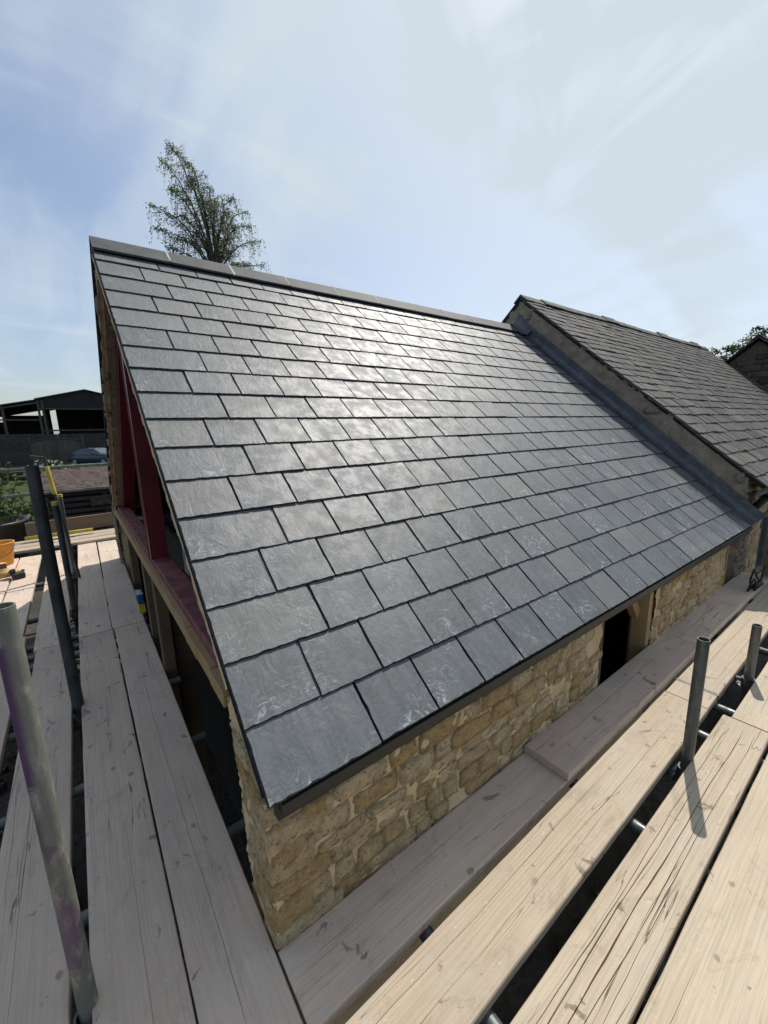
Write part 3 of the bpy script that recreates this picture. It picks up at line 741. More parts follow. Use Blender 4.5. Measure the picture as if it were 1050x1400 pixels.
# lead flashing: apron on the slates and upstand in lapped lengths
lead = MB().box((LEN - .32, -.012, -.03), (LEN - .31, .0, -.029)).obj('flashing_clip', 'lead', barn)
for i in range(4):
    v0 = .002 + i * .86; v1 = min(v0 + .885, VR - .02); vs = []; fs = []
    cols = [(-.120 + .0, .0065), (-.07, .0075), (-.022, .0085), (-.012, .014), (-.0105, .06), (-.0095, .112)]
    nn = 18
    for j in range(nn + 1):
        v = v0 + (v1 - v0) * j / nn; fr_ = (v % E_) / E_
        for c_, (du, n) in enumerate(cols):
            d = 0
            if c_ < 3: d = -T_ * fr_ * 0 - (T_ * fr_) + .0015 * noise.noise(Vector((v * 9, c_ * 3, i)))
            vs.append(roofpt(LEN + du + (.003 * noise.noise(Vector((v * 6, i, 1))) if c_ == 0 else 0) - (.002 * i if c_ > 3 else 0), v, n + d + .0022 * (i % 2) + (.004 * noise.noise(Vector((v * 5, i, 4))) if c_ == 5 else 0)))
    k = len(cols)
    fs = [(j * k + c_, j * k + c_ + 1, (j + 1) * k + c_ + 1, (j + 1) * k + c_) for j in range(nn) for c_ in range(k - 1)]
    MB().add(vs, fs).obj('flashing', 'lead', lead, True)
b = MB()
for (v, n) in ((.16, .09), (1.05, .10), (1.95, .11), (2.8, .1)):
    p = roofpt(LEN - .013, v, n); b.tube(p, p + Vector((-.006, 0, 0)), .012, .009, 10)
b.obj('fixing', 'lead', lead)
b = MB()   # saddle at the ridge end
for s_ in (0, 1):
    pass
vs = [(4.60, HALF - .17, apz - .115), (4.60, HALF, apz + .045), (4.60, HALF + .17, apz - .115), (4.79, HALF - .20, apz - .05), (4.785, HALF, apz + .20), (4.79, HALF + .20, apz - .05), (4.70, HALF - .19, apz - .12), (4.70, HALF, apz + .05)]
b.add(vs, [(0, 6, 7, 1), (6, 3, 4, 7), (1, 7, 2), (7, 4, 5, 2)]); b.obj('ridge_saddle', 'lead', lead)

# ------------------------------------------------------------------ neighbouring old building
NX = LEN; NL = 7.2; NH = .415       # its roof lies NH above ours
old = thing('old_cottage', 'old stone building with a weathered brown slate roof beyond the new roof', 'building', (NX, 0, 0))
def oldpt(u, v, n): return roofpt(NX + u, v, n, (0, 0, NH))
b = MB()
def oslab(b, x0, x1, v0, v1, n0, n1, flip=False):
    pts = []
    for n in (n0, n1):
        for (u, v) in ((x0, v0), (x1, v0), (x1, v1), (x0, v1)):
            p = oldpt(u, v, n)
            if flip: p.y = 2 * HALF - p.y
            pts.append(p - old.location)
    fs = [(0, 3, 2, 1), (4, 5, 6, 7), (0, 1, 5, 4), (1, 2, 6, 5), (2, 3, 7, 6), (3, 0, 4, 7)]
    b.add(pts, [tuple(reversed(f)) for f in fs] if flip else fs)
oslab(b, .0, NL, -.06, VR - .01, -.055, -.022); oslab(b, 0, NL, -.06, VR - .01, -.055, -.004, True)
oroof = b.obj('roof', 'deck_dark', old)
def old_slate(wd, seed):
    rnd = random.Random(seed); n = 9; T = .012; t = []; bt = []
    for i in range(n + 1):
        j = rnd.gauss(0, .0035) + (rnd.random() < .12) * rnd.uniform(.004, .018)
        t.append((wd * i / n, j)); bt.append((wd * i / n, j - .003))
    t += [(wd - .003 + rnd.gauss(0, .002), .15), (wd - .003, .33), (.003, .33), (.003 + rnd.gauss(0, .002), .15)]; bt += [(wd, .15), (wd, .33), (0, .33), (0, .15)]
    n = len(t)
    return MB().add([(*p, 0) for p in t] + [(*p, -T) for p in bt], [tuple(range(n))] + [(i, n + i, n + (i + 1) % n, (i + 1) % n) for i in range(n)]).mesh('slate', 'old_slate')
ow = [.13, .15, .17, .19, .21, .23]
omesh = [(a, old_slate(a - .005, 500 + i * 7 + j)) for i, a in enumerate(ow) for j in range(3)]
random.seed(21); OE = .142; os_ = []
k = 0; v = -.10
while v < VR - .10:
    u = -.025; e = OE * (1.12 - .25 * v / VR)
    while u < NL - .05:
        wd, me = random.choice(omesh)
        os_.append((u, v + random.gauss(0, .004), me)); u += wd
    v += e; k += 1
os_.sort(key=lambda s_: (oldpt(s_[0], s_[1], 0) - camp).length)
orest = MB()
for i, (u, v, me) in enumerate(os_):
    p = oldpt(u, v, random.gauss(0, .0015) + .004 * noise.noise(Vector((u * 2, v * 2, 0)))) - old.location
    mt = Matrix.Translation(p) @ Matrix.Rotation(PITCH - .066 + random.gauss(0, .006), 4, 'X') @ Matrix.Rotation(random.gauss(0, .010), 4, 'Y') @ Matrix.Rotation(random.gauss(0, .008), 4, 'Z') @ Matrix.Diagonal((1, min(1, (VR - .02 - v) / .34), 1, 1))
    if i < 300: link('slate', me, oroof, mat=mt)
    else: orest.add([mt @ vv.co for vv in me.vertices], [tuple(p_.vertices) for p_ in me.polygons])
orest.obj('far_slates', 'old_slate', oroof)['kind'] = 'stuff'
u = -.012; i = 0
while u < NL:
    ln = random.uniform(.40, .50); slip = .022 if i in (5, 10, 14) else 0
    o = ridge_mesh(min(ln, NL + .02 - u) - .004, wing=.13, th=.018, up=.02).obj('ridge_tile', 'old_ridge', oroof, loc=(u, HALF + random.gauss(0, .004), apz + NH + .008 + slip + random.gauss(0, .003)))
    o.rotation_euler = (random.gauss(0, .015) + (.10 if slip else 0), random.gauss(0, .003), random.gauss(0, .006)); u += ln; i += 1
# abutment wall above the flashing (faces -x)
def in_abut(u, v):
    y = u; our = min(y, 2 * HALF - y) * TA; r = .008 * fbm((u * 16, v * 16, 3))
    return our + .05 < v < our + NH - .045 and .10 + r < y < 2 * HALF - .1
mg = mortar_grid((NX, 0, 0), (0, 1, 0), (0, 0, 1), (-1, 0, 0), .08, 5.3, .0, 2.75, in_abut, .02, .020, 6.2, base=-.008)
b = MB(); vs = [(.012, .10, -2.02), (.012, 2 * HALF - .1, -2.02), (.012, 2 * HALF - .1, .45), (.012, HALF, apz + NH - .06), (.012, .10, .42)]
vs2 = [(.34, p[1], p[2]) for p in vs]
b.add(vs + vs2, [(0, 4, 3, 2, 1), (5, 6, 7, 8, 9)] + [(i, (i + 1) % 5, 5 + (i + 1) % 5, 5 + i) for i in range(5)])
awall = b.obj('abutment_wall', 'old_render', old)
ob = mg.obj('render', 'old_render', awall, True, loc=None)
ob.data.transform(Matrix.Translation(-old.location))
def abut_stone(u, v):
    our = min(u, 2 * HALF - u) * TA
    return our + .21 < v < our + NH - .09 and u < 2.6
before = set(COL.objects)
lay_stones(awall, (NX - .002, 0, 0), (0, 1, 0), (0, 0, 1), (-1, 0, 0), .12, 2.6, .1, 2.6, abut_stone, 'grey_stone', 31, hmin=.06, hmax=.10, wmin=.10, wmax=.24, dp=.012)
for o in set(COL.objects) - before: o.matrix_world = Matrix.Translation(-old.location) @ o.matrix_world
# front wall of the old building with a window, gutter and downpipe
FY = .20
W0, W1, WZ0, WZ1 = 1.35, 2.1, -.95, -.16
def in_old(u, v): 
    return not (W0 < u < W1 and WZ0 < v < WZ1 + .06 * math.sin(math.pi * (u - W0) / (W1 - W0)))
b = MB(); b.box((.0, FY + .02, -2.02), (W0, FY + .3, .22)); b.box((-.34, FY + .02, -2.02), (-.002, FY + .3, -.12)); b.box((W1, FY + .02, -2.02), (NL, FY + .3, .22)); b.box((W0, FY + .02, -2.02), (W1, FY + .3, WZ0)); b.box((W0, FY + .02, WZ1 + .08), (W1, FY + .3, .22))
fw = b.obj('front_wall', 'old_render', old)
mg = mortar_grid((0, FY, 0), (1, 0, 0), (0, 0, 1), (0, -1, 0), -.36, 3.5, -1.2, .24, lambda u, v: in_old(u, v) and (u > .01 or v < -.10), .025, .010, 2.2, base=.002); mg.obj('pointing', 'lime_mortar', fw, True)
lay_stones(fw, (0, FY, 0), (1, 0, 0), (0, 0, 1), (0, -1, 0), -.0, 3.4, -1.1, .2, in_old, 'gold_stone', 41)
lay_stones(fw, (0, FY - .002, 0), (1, 0, 0), (0, 0, 1), (0, -1, 0), -.34, -.06, -1.1, -.12, in_old, 'red_brick', 43, hmin=.07, hmax=.075, wmin=.14, wmax=.2)
lay_stones(fw, (0, .099, 0), (1, 0, 0), (0, 0, 1), (0, -1, 0), .0, .345, -1.1, .34, lambda u, v: True, 'grey_stone', 47, wmin=.09, wmax=.17, hmin=.05, hmax=.09)
wf = MB().box((W0, FY + .05, WZ1 - .05), (W1, FY + .11, WZ1)).obj('window_frame', 'block_grey', old)
for a in (W0, (W0 + W1) / 2 - .02, W1 - .04): MB().box((a, FY + .052, WZ0), (a + .04, FY + .108, WZ1 - .051)).obj('mullion', 'block_grey', wf)
MB().box((W0, FY + .075, WZ0), (W1, FY + .085, WZ1 - .05)).obj('pane', 'car_glass', wf)
MB().box((W0 - .05, FY - .05, WZ1 + .0), (W1 + .05, FY + .05, WZ1 + .045), bev=.004).obj('lintel', 'grey_stone', wf)
b = MB()   # half round gutter
n_ = 10; vs = []
for xx in (-.02, NL):
    for i in range(n_ + 1):
        t = math.pi * i / n_; vs.append((xx, .0 - .055 * math.cos(t) - .03, .30 - .055 * math.sin(t)))
b.add(vs, [(i, i + 1, n_ + 2 + i, n_ + 1 + i) for i in range(n_)])
b.obj('gutter', 'black_plastic', old, True)
b = MB(); b.path([(.10, -.03, .25), (.12, .03, .16), (.14, .12, .06), (.14, .12, -1.9)], [.034] * 4, 12); b.obj('downpipe', 'black_plastic', old, True)

# ------------------------------------------------------------------ farther gabled house and chimney end at right edge
def gabled(name, label, x0, x1, yc, apex, half, mat, zb=-2.0):
    t = thing(name, label, 'building', (x0, yc, 0))
    ez = apex - half * TA
    b = MB(); vs = [(0, -half, zb), (0, half, zb), (0, half, ez), (0, 0, apex), (0, -half, ez)]; vs2 = [(x1 - x0, p[1], p[2]) for p in vs]
    b.add(vs + vs2, [(0, 4, 3, 2, 1), (5, 6, 7, 8, 9)] + [(i, (i + 1) % 5, 5 + (i + 1) % 5, 5 + i) for i in range(5)]); wl = b.obj('wall', 'dark_stone', t)
    rnd = random.Random(3)
    for s_ in (-1, 1):
        b = MB()
        c0, c1 = Vector((-.12, 0, apex + .10)), Vector((-.12, s_ * (half + .15), apex + .10 - (half + .15) * TA))
        for k in range(14):
            a = c1.lerp(c0, k / 14) + Vector((0, 0, .0)); e = c1.lerp(c0, (k + 1.4) / 14) + Vector((0, 0, -.03))
            vs = [a, a + Vector((x1 - x0 + .2, 0, 0)), e + Vector((x1 - x0 + .2, 0, 0)), e]
            vs += [p - Vector((0, 0, .025)) for p in vs]
            b.add(vs, [(0, 1, 2, 3), (7, 6, 5, 4), (0, 4, 5, 1), (1, 5, 6, 2), (2, 6, 7, 3), (3, 7, 4, 0)])
        b.obj('roof', 'old_slate', t)
    ridge_mesh(x1 - x0, wing=.16, up=.02).obj('ridge', 'old_ridge', t, loc=(-.12, 0, apex + .11))
    return t, wl
t, wl = gabled('gabled_house', 'stone gable end standing just past the old slate roof', 12.0, 16.5, 1.70, 2.66, 1.5, 'old_render')
bef = set(COL.objects)
lay_stones(wl, (0, 0, 0), (0, 1, 0), (0, 0, 1), (-1, 0, 0), -1.4, 1.4, .6, 2.5, lambda u, v: v < 2.66 - abs(u) * TA - .12, 'dark_stone', 51, wmin=.16, wmax=.36, hmin=.10, hmax=.16)
t2, wl2 = gabled('gabled_house', 'higher dark gable cut by the right edge of the photo', 16.6, 22, 1.3, 3.75, 2.6, 'old_render')

# ------------------------------------------------------------------ scaffold boards
def board(label, x0, y0, x1, y1, width, z, mat, seed, th=.038, cracks=(), group='scaffold boards', name='scaffold_board', notch=None, bands=()):
    """board from (x0,y0) to (x1,y1): centre line, top at z. cracks: (s0, s1, lateral, width, depth)"""
    rnd = random.Random(seed); a, c_ = Vector((x0, y0, 0)), Vector((x1, y1, 0)); ln = (c_ - a).length; ang = math.atan2(y1 - y0, x1 - x0)
    ns = max(8, int(ln / .03)); hw = width / 2; cr = sorted(cracks, key=lambda q: q[2]); b = MB(); rows = []
    for i in range(ns + 1):
        s = ln * i / ns
        wob = .0016 * noise.noise(Vector((s * 5, seed, 0))); wob2 = .0016 * noise.noise(Vector((s * 5, seed, 9)))
        zz = .0015 * noise.noise(Vector((s * 1.3, seed, 4))); 
        L_, R_ = -hw + wob, hw + wob2
        if notch and notch[0] < s < notch[1]:
            if notch[2] > 0: R_ -= notch[3]
            else: L_ += notch[3]
        chip = .002 * max(0, noise.noise(Vector((s * 22, seed, 5))))
        pts = [(L_, -th), (L_, -.005), (L_ + .003 + chip, -.0005), (L_ + .010, 0)]
        for (s0, s1, lat, cw, cd) in cr:
            f = max(0, min(1, (s - s0) / .15)) * max(0, min(1, (s1 - s) / .15)); 
            lt = lat + .010 * noise.noise(Vector((s * 1.6, seed, lat * 50))) + .0025 * noise.noise(Vector((s * 9, seed, lat * 50)))
            ww = cw * f * (.55 + .9 * abs(noise.noise(Vector((s * 3, seed, lat * 9))))) + .0002
            pts += [(lt - ww, 0), (lt, -cd * f), (lt + ww, 0)]
        pts += [(R_ - .010, 0), (R_ - .003 - chip, -.0005), (R_, -.005), (R_, -th)]
        rows.append([(s, p[0], p[1] + zz) for p in pts])
    k = len(rows[0]); b.v = [p for r_ in rows for p in r_]
    b.f = [(i * k + j, (i + 1) * k + j, (i + 1) * k + (j + 1) % k, i * k + (j + 1) % k) for i in range(ns) for j in range(k)]
    b.f += [tuple(range(k - 1, -1, -1)), tuple(ns * k + j for j in range(k))]
    b.f = [f[::-1] for f in b.f]; b.mi = [0] * len(b.f)
    o = b.obj(name, mat); o.location = (x0, y0, z); o.rotation_euler = (0, 0, ang)
    tag(o, label, 'scaffold board', group)
    for s in bands:
        bb = MB(); bb.box((s, -hw - .0025, -.03), (s + .025, hw + .0025, .0022))
        for q in range(8): bb.tube((s + .0125, -hw + .02 + q * (width - .04) / 7, .002), (s + .0125, -hw + .02 + q * (width - .04) / 7, .0036), .004, .003, 8)
        bb.obj('end_band', 'galvanised_tube', o)
    return o
Z = -.600
# along the eaves
board('shaded board tight against the foot of the stone wall, nearest the corner', .012, -.030, 2.9, -.024, .222, Z, 'board_shade_lifted', 1, cracks=((.2, 1.1, .03, .0008, .004), (.7, 1.5, .042, .0006, .003)))
board('shaded board lapped on top of the wall-side board, its sawn end facing us', 1.285, -.030, 3.02, -.020, .225, Z + .040, 'board_shade_lifted', 2, cracks=((.15, 1.5, .02, .0016, .008), (.0, .5, -.06, .001, .005), (.8, 1.7, -.03, .001, .004)))
board('shaded board under the far end of the eaves, beyond the timber opening', 3.028, -.020, 5.05, -.010, .225, Z + .038, 'board_shade_lifted', 3, cracks=((.2, 1.5, .02, .001, .005),))
board('sunlit pale board beside the shaded ones, running off the bottom edge', -.55, -.292, 2.335, -.262, .213, Z, 'board_pale', 4, cracks=((.4, 2.2, .05, .0007, .004), (1.0, 2.6, -.02, .0007, .004)), notch=(2.60, 2.78, -1, .0))
board('sunlit board with a grey metal band, past the first tall pipe', 2.343, -.262, 5.6, -.235, .208, Z - .001, 'board_pale', 5, cracks=((.1, 1.6, .03, .001, .005), (.3, 2.0, -.05, .0008, .004)), bands=(.17,))
board('sunlit board with a long open split, ending level with the first pipe', -.7, -.560, 2.352, -.528, .196, Z, 'board_pale', 6, cracks=((.9, 3.02, .002, .0020, .016), (.4, 2.4, .035, .0014, .009), (.2, 2.9, .055, .0012, .007), (.6, 2.3, -.03, .0012, .007), (.2, 1.9, -.055, .0008, .005), (1.6, 3.02, -.045, .0012, .006)))
board('sunlit board butted end to end with the split board, by the short pipe', 2.362, -.575, 5.6, -.540, .222, Z, 'board_pale', 7, cracks=((.1, 1.4, .02, .001, .004),))
board('wide sunlit board in the bottom right corner with scratches and staples', -.6, -.778, 3.25, -.746, .222, Z - .001, 'board_pale', 8, cracks=((.4, 1.6, .06, .0007, .003),))
board('sunlit board following the corner board at the right edge of the photo', 3.26, -.746, 6.2, -.735, .222, Z, 'board_pale', 9)
board('outermost sunlit board of the eaves side, under the camera', -.8, -1.05, 3.0, -1.02, .222, Z, 'board_pale', 10)
# along the gable
board('shaded board nearest the gable wall, from the corner to the first joint', -.112, -1.3, -.100, 2.985, .226, Z, 'board_shade_lifted', 21, cracks=((1.2, 3.4, .015, .0009, .005), (1.6, 2.4, -.03, .0005, .003)))
board('far board nearest the gable wall, beyond the joint', -.106, 2.995, -.070, 6.55, .238, Z, 'board_shade_lifted', 22, cracks=((.4, 3.0, .0, .001, .005),))
board('second shaded board from the gable with purple-pink stains at its near end', -.342, -1.3, -.338, 2.972, .228, Z - .001, 'board_shade_lifted', 23, cracks=((1.3, 2.2, -.02, .0005, .003),))
board('far second board from the gable, cut by the shadow edge', -.342, 2.985, -.318, 6.6, .226, Z, 'board_shade_lifted', 24, cracks=((.4, 3.0, .02, .001, .005),))
board('shaded board left of the pipes with a swirl of worn grain', -.622, -1.3, -.605, 2.945, .222, Z, 'board_shade_lifted', 25, cracks=((1.6, 2.9, .03, .0006, .003),))
board('far board left of the pipes, beyond the joint by the tall pipe', -.622, 2.955, -.640, 6.4, .222, Z, 'board_shade_lifted', 26, cracks=((.4, 2.4, .04, .001, .005),))
board('board passing behind the purple-painted pipe', -.885, -1.3, -.905, 3.3, .222, Z, 'board_shade_lifted', 27, cracks=((.9, 3.0, -.04, .0008, .004),))
board('board half in sun beneath the cordless drill', -.930, 3.31, -.950, 6.3, .222, Z - .001, 'board_shade_lifted', 28)
board('pale board left of the one under the drill', -1.165, 2.2, -1.185, 6.3, .222, Z, 'board_shade_lifted', 29)
board('leftmost far board on the gable side, nearly out of the frame', -1.41, 2.6, -1.43, 6.3, .222, Z, 'board_shade_lifted', 30)
board('board crossing the far end of the gable deck, nearest plank of the raised pair', -2.4, 6.62, .9, 6.74, .222, Z + .042, 'board_pale', 31)
board('farther plank of the raised pair, carrying the yellow level', -2.4, 6.87, .9, 7.00, .222, Z + .042, 'board_pale', 32)
board('plank laid behind the raised pair against the upright board', -2.4, 7.12, .9, 7.26, .222, Z + .040, 'board_pale', 33)
o = board('brown toe board set on edge across the far end of the deck', -1.05, 7.42, 1.0, 7.55, .23, Z + .17, 'board_brown', 34)
o.rotation_euler = (R(90), 0, math.atan2(.13, 2.05))

# ------------------------------------------------------------------ scaffold tubes
RT = .02415
def pole(name, label, x, y, z0, z1, mat='galvanised_tube', lean=(0, 0), cap=None, r=RT, group='upright scaffold pipes'):
    b = MB(); b.tube((0, 0, z0 - Z), (lean[0], lean[1], z1 - Z), r, n=28, hollow=.0035)
    o = b.obj(name, mat, None, loc=(x, y, Z)); smooth_by_angle(o)
    tag(o, label, 'scaffold pipe', group)
    if cap:
        c = MB().tube((lean[0], lean[1], z1 - Z - .02), (lean[0], lean[1], z1 - Z + .012), RT + .003, n=20).obj('end_cap', cap, o)
    return o
def coupler(label, loc, rz=0, group='scaffold couplers'):
    t = thing('scaffold_coupler', label, 'coupler', loc, group, rz)
    b = MB(); b.tube((0, 0, -.028), (0, 0, .028), .034, n=18, hollow=.008); b.box((-.012, -.062, -.022), (.012, -.030, .022), bev=.003); b.obj('clamp', 'galvanised_tube', t)
    b = MB(); b.tube((.0, -.05, 0), (.075, -.05, 0), .0065, n=8); b.tube((.035, -.05, 0), (.047, -.05, 0), .013, n=6); b.obj('bolt', 'steel_bright', t)
    b = MB(); b.tube((-.03, .045, -.03), (.03, .045, -.03), .030, n=16, hollow=.006); b.obj('clamp', 'galvanised_tube', t)
    return t
pole('scaffold_pole', 'leaning-looking grey pipe streaked with purple paint at the left edge', -.468, .300, -2.0, .600, 'painted_tube', lean=(.012, .0))
pole('scaffold_pole', 'tallest dark pipe rising between the gable boards past the rails', -.468, 1.950, -2.0, .83, 'tube_dark', r=.030)
pole('scaffold_pole', 'left one of the paired yellow-capped pipes', -.478, 3.72, -2.0, .405, 'tube_dark', cap='yellow_paint')
pole('scaffold_pole', 'right one of the paired yellow-capped pipes', -.480, 5.02, -2.0, .330, cap='yellow_paint')
pole('scaffold_pole', 'open-topped pipe casting a short shadow on the split board', 1.858, -.418, -2.0, .012)
pole('scaffold_pole', 'shorter open-topped pipe beyond the first on the right', 2.893, -.424, -2.0, -.255)
coupler('coupler low on the first right-hand pipe', (1.858, -.418, -.685)); coupler('coupler with a bright bolt at the short pipe', (2.893, -.424, -.64), R(200))
coupler('coupler at the foot of the purple-streaked pipe', (-.468, .300, -.66), R(-60))
coupler('coupler on the left paired yellow-capped pipe', (-.478, 3.72, -.66), R(90)); coupler('coupler on the right paired yellow-capped pipe', (-.480, 5.02, -.66), R(90))
coupler('coupler at the foot of the tallest pipe', (-.468, 1.95, -.69), R(90))
def tube(label, p0, p1, name='scaffold_tube', group='horizontal scaffold tubes', mat='galvanised_tube'):
    c = (Vector(p0) + Vector(p1)) / 2
    b = MB(); b.tube(Vector(p0) - c, Vector(p1) - c, RT, n=20, hollow=.0035); o = b.obj(name, mat, None, loc=c); smooth_by_angle(o); return tag(o, label, 'scaffold tube', group)
zt = Z - .038 - RT - .001
for xx, lb in ((.43, 'tube end at the very bottom of the gap between pale boards'), (1.36, 'short bright tube bridging the gap before the first pipe'), (2.17, 'tube crossing the gap just behind the first pipe'), (2.50, 'thick tube end across the gap where the boards butt'), (3.48, 'tube crossing the gap beyond the short pipe'), (4.5, 'tube under the far end of the eaves boards')):
    tube(lb, (xx, -1.25, zt), (xx + .0, .06, zt))
tube('long tube under the eaves boards running beside the pipes', (-.6, -.480, zt - .052), (5.2, -.465, zt - .052))
for yy, lb in ((.62, 'cross tube in the gap near the foot of the tallest pipe, nearest'), (1.28, 'cross tube poking out beside the near stretch of gable wall'), (1.95, 'cross tube clamped at the tallest pipe'), (2.80, 'nearest of three close cross tubes by the board joint'), (2.97, 'middle of three close cross tubes by the board joint'), (3.16, 'farthest of three close cross tubes by the board joint'), (3.82, 'cross tube at the foot of the paired pipes'), (5.0, 'farthest cross tube under the gable boards')):
    tube(lb, (-1.5, yy, zt), (.085 if yy < 2.5 else .04, yy, zt))
tube('long tube under the gable boards running beside the pipes', (-.415, -1.2, zt - .052), (-.415, 6.9, zt - .052))
tube('upper guard rail crossing the far end of the gable deck', (-2.6, 7.30, .515), (.25, 7.32, .535), name='guard_rail')
tube('lower guard rail crossing the far end of the gable deck', (-2.6, 7.30, .120), (.25, 7.32, .155), name='guard_rail')
# end stop at the far right: toe board and a tangle of clips
o = board('dark toe board on edge at the far right end of the eaves deck', 5.02, -.06, 5.02, -1.1, .20, Z + .15, 'board_brown', 36); o.rotation_euler = (R(90), 0, R(-90))
t = thing('board_clip', 'black wire board clip hooked by the far right corner of the eaves', 'clip', (4.55, -.10, -.56))
b = MB(); pts = [(0, .02, 0), (-.06, .02, .10), (-.09, 0, .21), (.0, -.01, .12), (.06, -.03, .06), (.09, -.04, .20), (.15, -.06, .24)]
b.path([Vector(p) for p in pts], [.008] * len(pts), 8); b.obj('hook', 'steel_dark', t, True)
b = MB(); pts = [(-.10, .02, -.0), (-.14, .0, .07), (-.08, -.01, .12), (-.02, -.02, .06), (-.05, -.02, .0)]; b.path([Vector(p) for p in pts], [.009] * 5, 8); b.tube((-.03, -.01, .03), (.07, -.03, .05), .026, n=12); b.obj('clamp', 'steel_dark', t, True)

# ------------------------------------------------------------------ things on the deck
t = thing('bucket', 'orange builder\'s bucket standing on the deck at the left edge', 'bucket', (-1.22, 6.05, Z + .001))
b = MB(); b.lathe([(.001, .0), (.115, .0), (.122, .01), (.155, .27), (.168, .28), (.168, .292), (.158, .292), (.148, .27), (.117, .02), (.001, .015)], 36); b.obj('tub', 'bucket_orange', t, True)
b = MB(); b.lathe([(.001, .255), (.10, .25), (.147, .245)], 24); b.obj('dried_mortar', 'bucket_dirt', t)
b = MB(); pts = [Vector((.165 * math.cos(a), .165 * math.sin(a) , .26 - .05 * math.sin(a))) for a in [math.pi * i / 12 for i in range(13)]]
b.path([Vector((p.x, -abs(p.y) * .95 - .02, p.z - .08 * math.sin(math.pi * i / 12))) for i, p in enumerate(pts)], [.004] * 13, 6); b.obj('handle', 'steel_dark', t)
t = thing('cordless_drill', 'cordless drill with tan body and black battery lying on the sunlit boards', 'drill', (-1.02, 5.30, Z + .002), rz=R(20))
b = MB(); b.tube((-.16, 0, .055), (.02, 0, .055), .036, .040, 16); b.tube((.02, 0, .055), (.05, 0, .055), .030, .016, 16); b.obj('body', 'tan_leather', t, True)
b = MB(); b.box((-.03, -.02, -.065), (.02, .02, .065), bev=.006, mat=Matrix.Translation((-.03, -.02, .07)) @ Matrix.Rotation(R(62), 4, 'X')); b.obj('grip', 'steel_dark', t)
b = MB(); b.box((-.055, -.14, .0), (.055, -.055, .07), bev=.008); b.obj('battery', 'black_plastic', t)
b = MB(); b.tube((.05, 0, .055), (.085, 0, .055), .016, .012, 12); b.obj('chuck', 'steel_dark', t)
t = thing('tool_bag', 'tan leather tool pouch beside the drill at the left edge', 'tool pouch', (-1.20, 5.45, Z + .002))
b = MB(); vs = []; n_ = 14
for j in range(6):
    zz = .03 * j; r = .10 * (1 + .12 * math.sin(j * 1.2))
    for i in range(n_):
        a = 2 * math.pi * i / n_; rr = r * (1 + .12 * noise.noise(Vector((math.cos(a) * 2, math.sin(a) * 2, j)))); vs.append((rr * math.cos(a) * 1.1, rr * math.sin(a) * .7, zz))
b.add(vs, [(j * n_ + i, j * n_ + (i + 1) % n_, (j + 1) * n_ + (i + 1) % n_, (j + 1) * n_ + i) for j in range(5) for i in range(n_)] + [tuple(range(5 * n_, 6 * n_))]); b.obj('pouch', 'tan_leather', t, True)
b = MB(); b.box((-.11, -.075, .10), (.11, -.068, .16), bev=.002); b.obj('flap', 'bucket_dirt', t)
t = thing('spirit_level', 'yellow spirit level lying on the far planks behind the pipes', 'level', (-.55, 7.10, Z + .085), rz=R(3))
MB().box((-.50, -.03, -.002), (.34, .03, .045), bev=.003).obj('body', 'yellow_paint', t)
MB().box((.3405, -.032, -.002), (.355, .032, .047), bev=.002).obj('end_cap', 'black_plastic', t)
t = thing('planter', 'black plastic tub planter with a leafy shrub behind the bucket', 'planter', (-1.55, 7.75, -.95))
b = MB(); b.lathe([(.001, 0), (.42, 0), (.52, .62), (.55, .64), (.55, .68), (.50, .68), (.40, .05), (.001, .05)], 28); b.obj('tub', 'black_plastic', t, True)
def leaves(b, c, rad, n, size, rnd, flat=1.0, droop=.3, mi=0, shell=.35):
    for i in range(n):
        d = Vector((rnd.gauss(0, 1), rnd.gauss(0, 1), rnd.gauss(0, 1))).normalized(); r = rnd.uniform(shell, 1) ** .6
        p = Vector(c) + Vector((d.x * rad[0] * r, d.y * rad[1] * r, d.z * rad[2] * r)); leaf(b, p, size * rnd.uniform(.6, 1.3), rnd, mi)
def leaf(b, p, s, rnd, mi=0):
    a = Vector((rnd.gauss(0, 1), rnd.gauss(0, 1), rnd.gauss(0, .8))).normalized(); c = a.cross(Vector((rnd.gauss(0, 1), rnd.gauss(0, 1), rnd.gauss(0, 1)))).normalized()
    b.add([p - a * s * .5, p + c * s * .28, p + a * s * .5, p - c * s * .28], [(0, 1, 2, 3)], mi)
def bush(name, label, cat, loc, clumps, size, mat, seed, flowers=0, group=None, stems=True):
    rnd = random.Random(seed); t = thing(name, label, cat, loc, group); b = MB(); fl = MB(); st = MB()
    for (x_, y_, z_, r, n) in clumps:
        for q in range(max(3, n // 45)):
            d = Vector((rnd.gauss(0, 1), rnd.gauss(0, 1), rnd.gauss(0, 1))).normalized() * r * rnd.uniform(.3, .95)
            cc = Vector((x_, y_, z_)) + d; rr = r * rnd.uniform(.22, .42); leaves(b, cc, (rr, rr, rr * .8), 45, size, rnd, shell=.1)
            if stems: st.path([Vector((x_ * .3, y_ * .3, 0)), Vector((x_, y_, z_)) * .6 + d * .2, cc], [r * .03, r * .02, r * .008], 5)
        for q in range(int(flowers * n / 100)):
            d = Vector((rnd.gauss(0, 1), -abs(rnd.gauss(0, 1)), rnd.gauss(0, 1) + .3)).normalized() * r * rnd.uniform(.75, 1.05); leaves(fl, Vector((x_, y_, z_)) + d, (size * .5,) * 3, 6, size * .8, rnd)
    b.obj('foliage', mat, t)['kind'] = 'stuff'
    if stems: st.obj('stems', 'bark_brown', t)
    if flowers: fl.obj('flowers', 'petal', t)['kind'] = 'stuff'
    return t
rnd = random.Random(2)
b = MB(); st = MB()
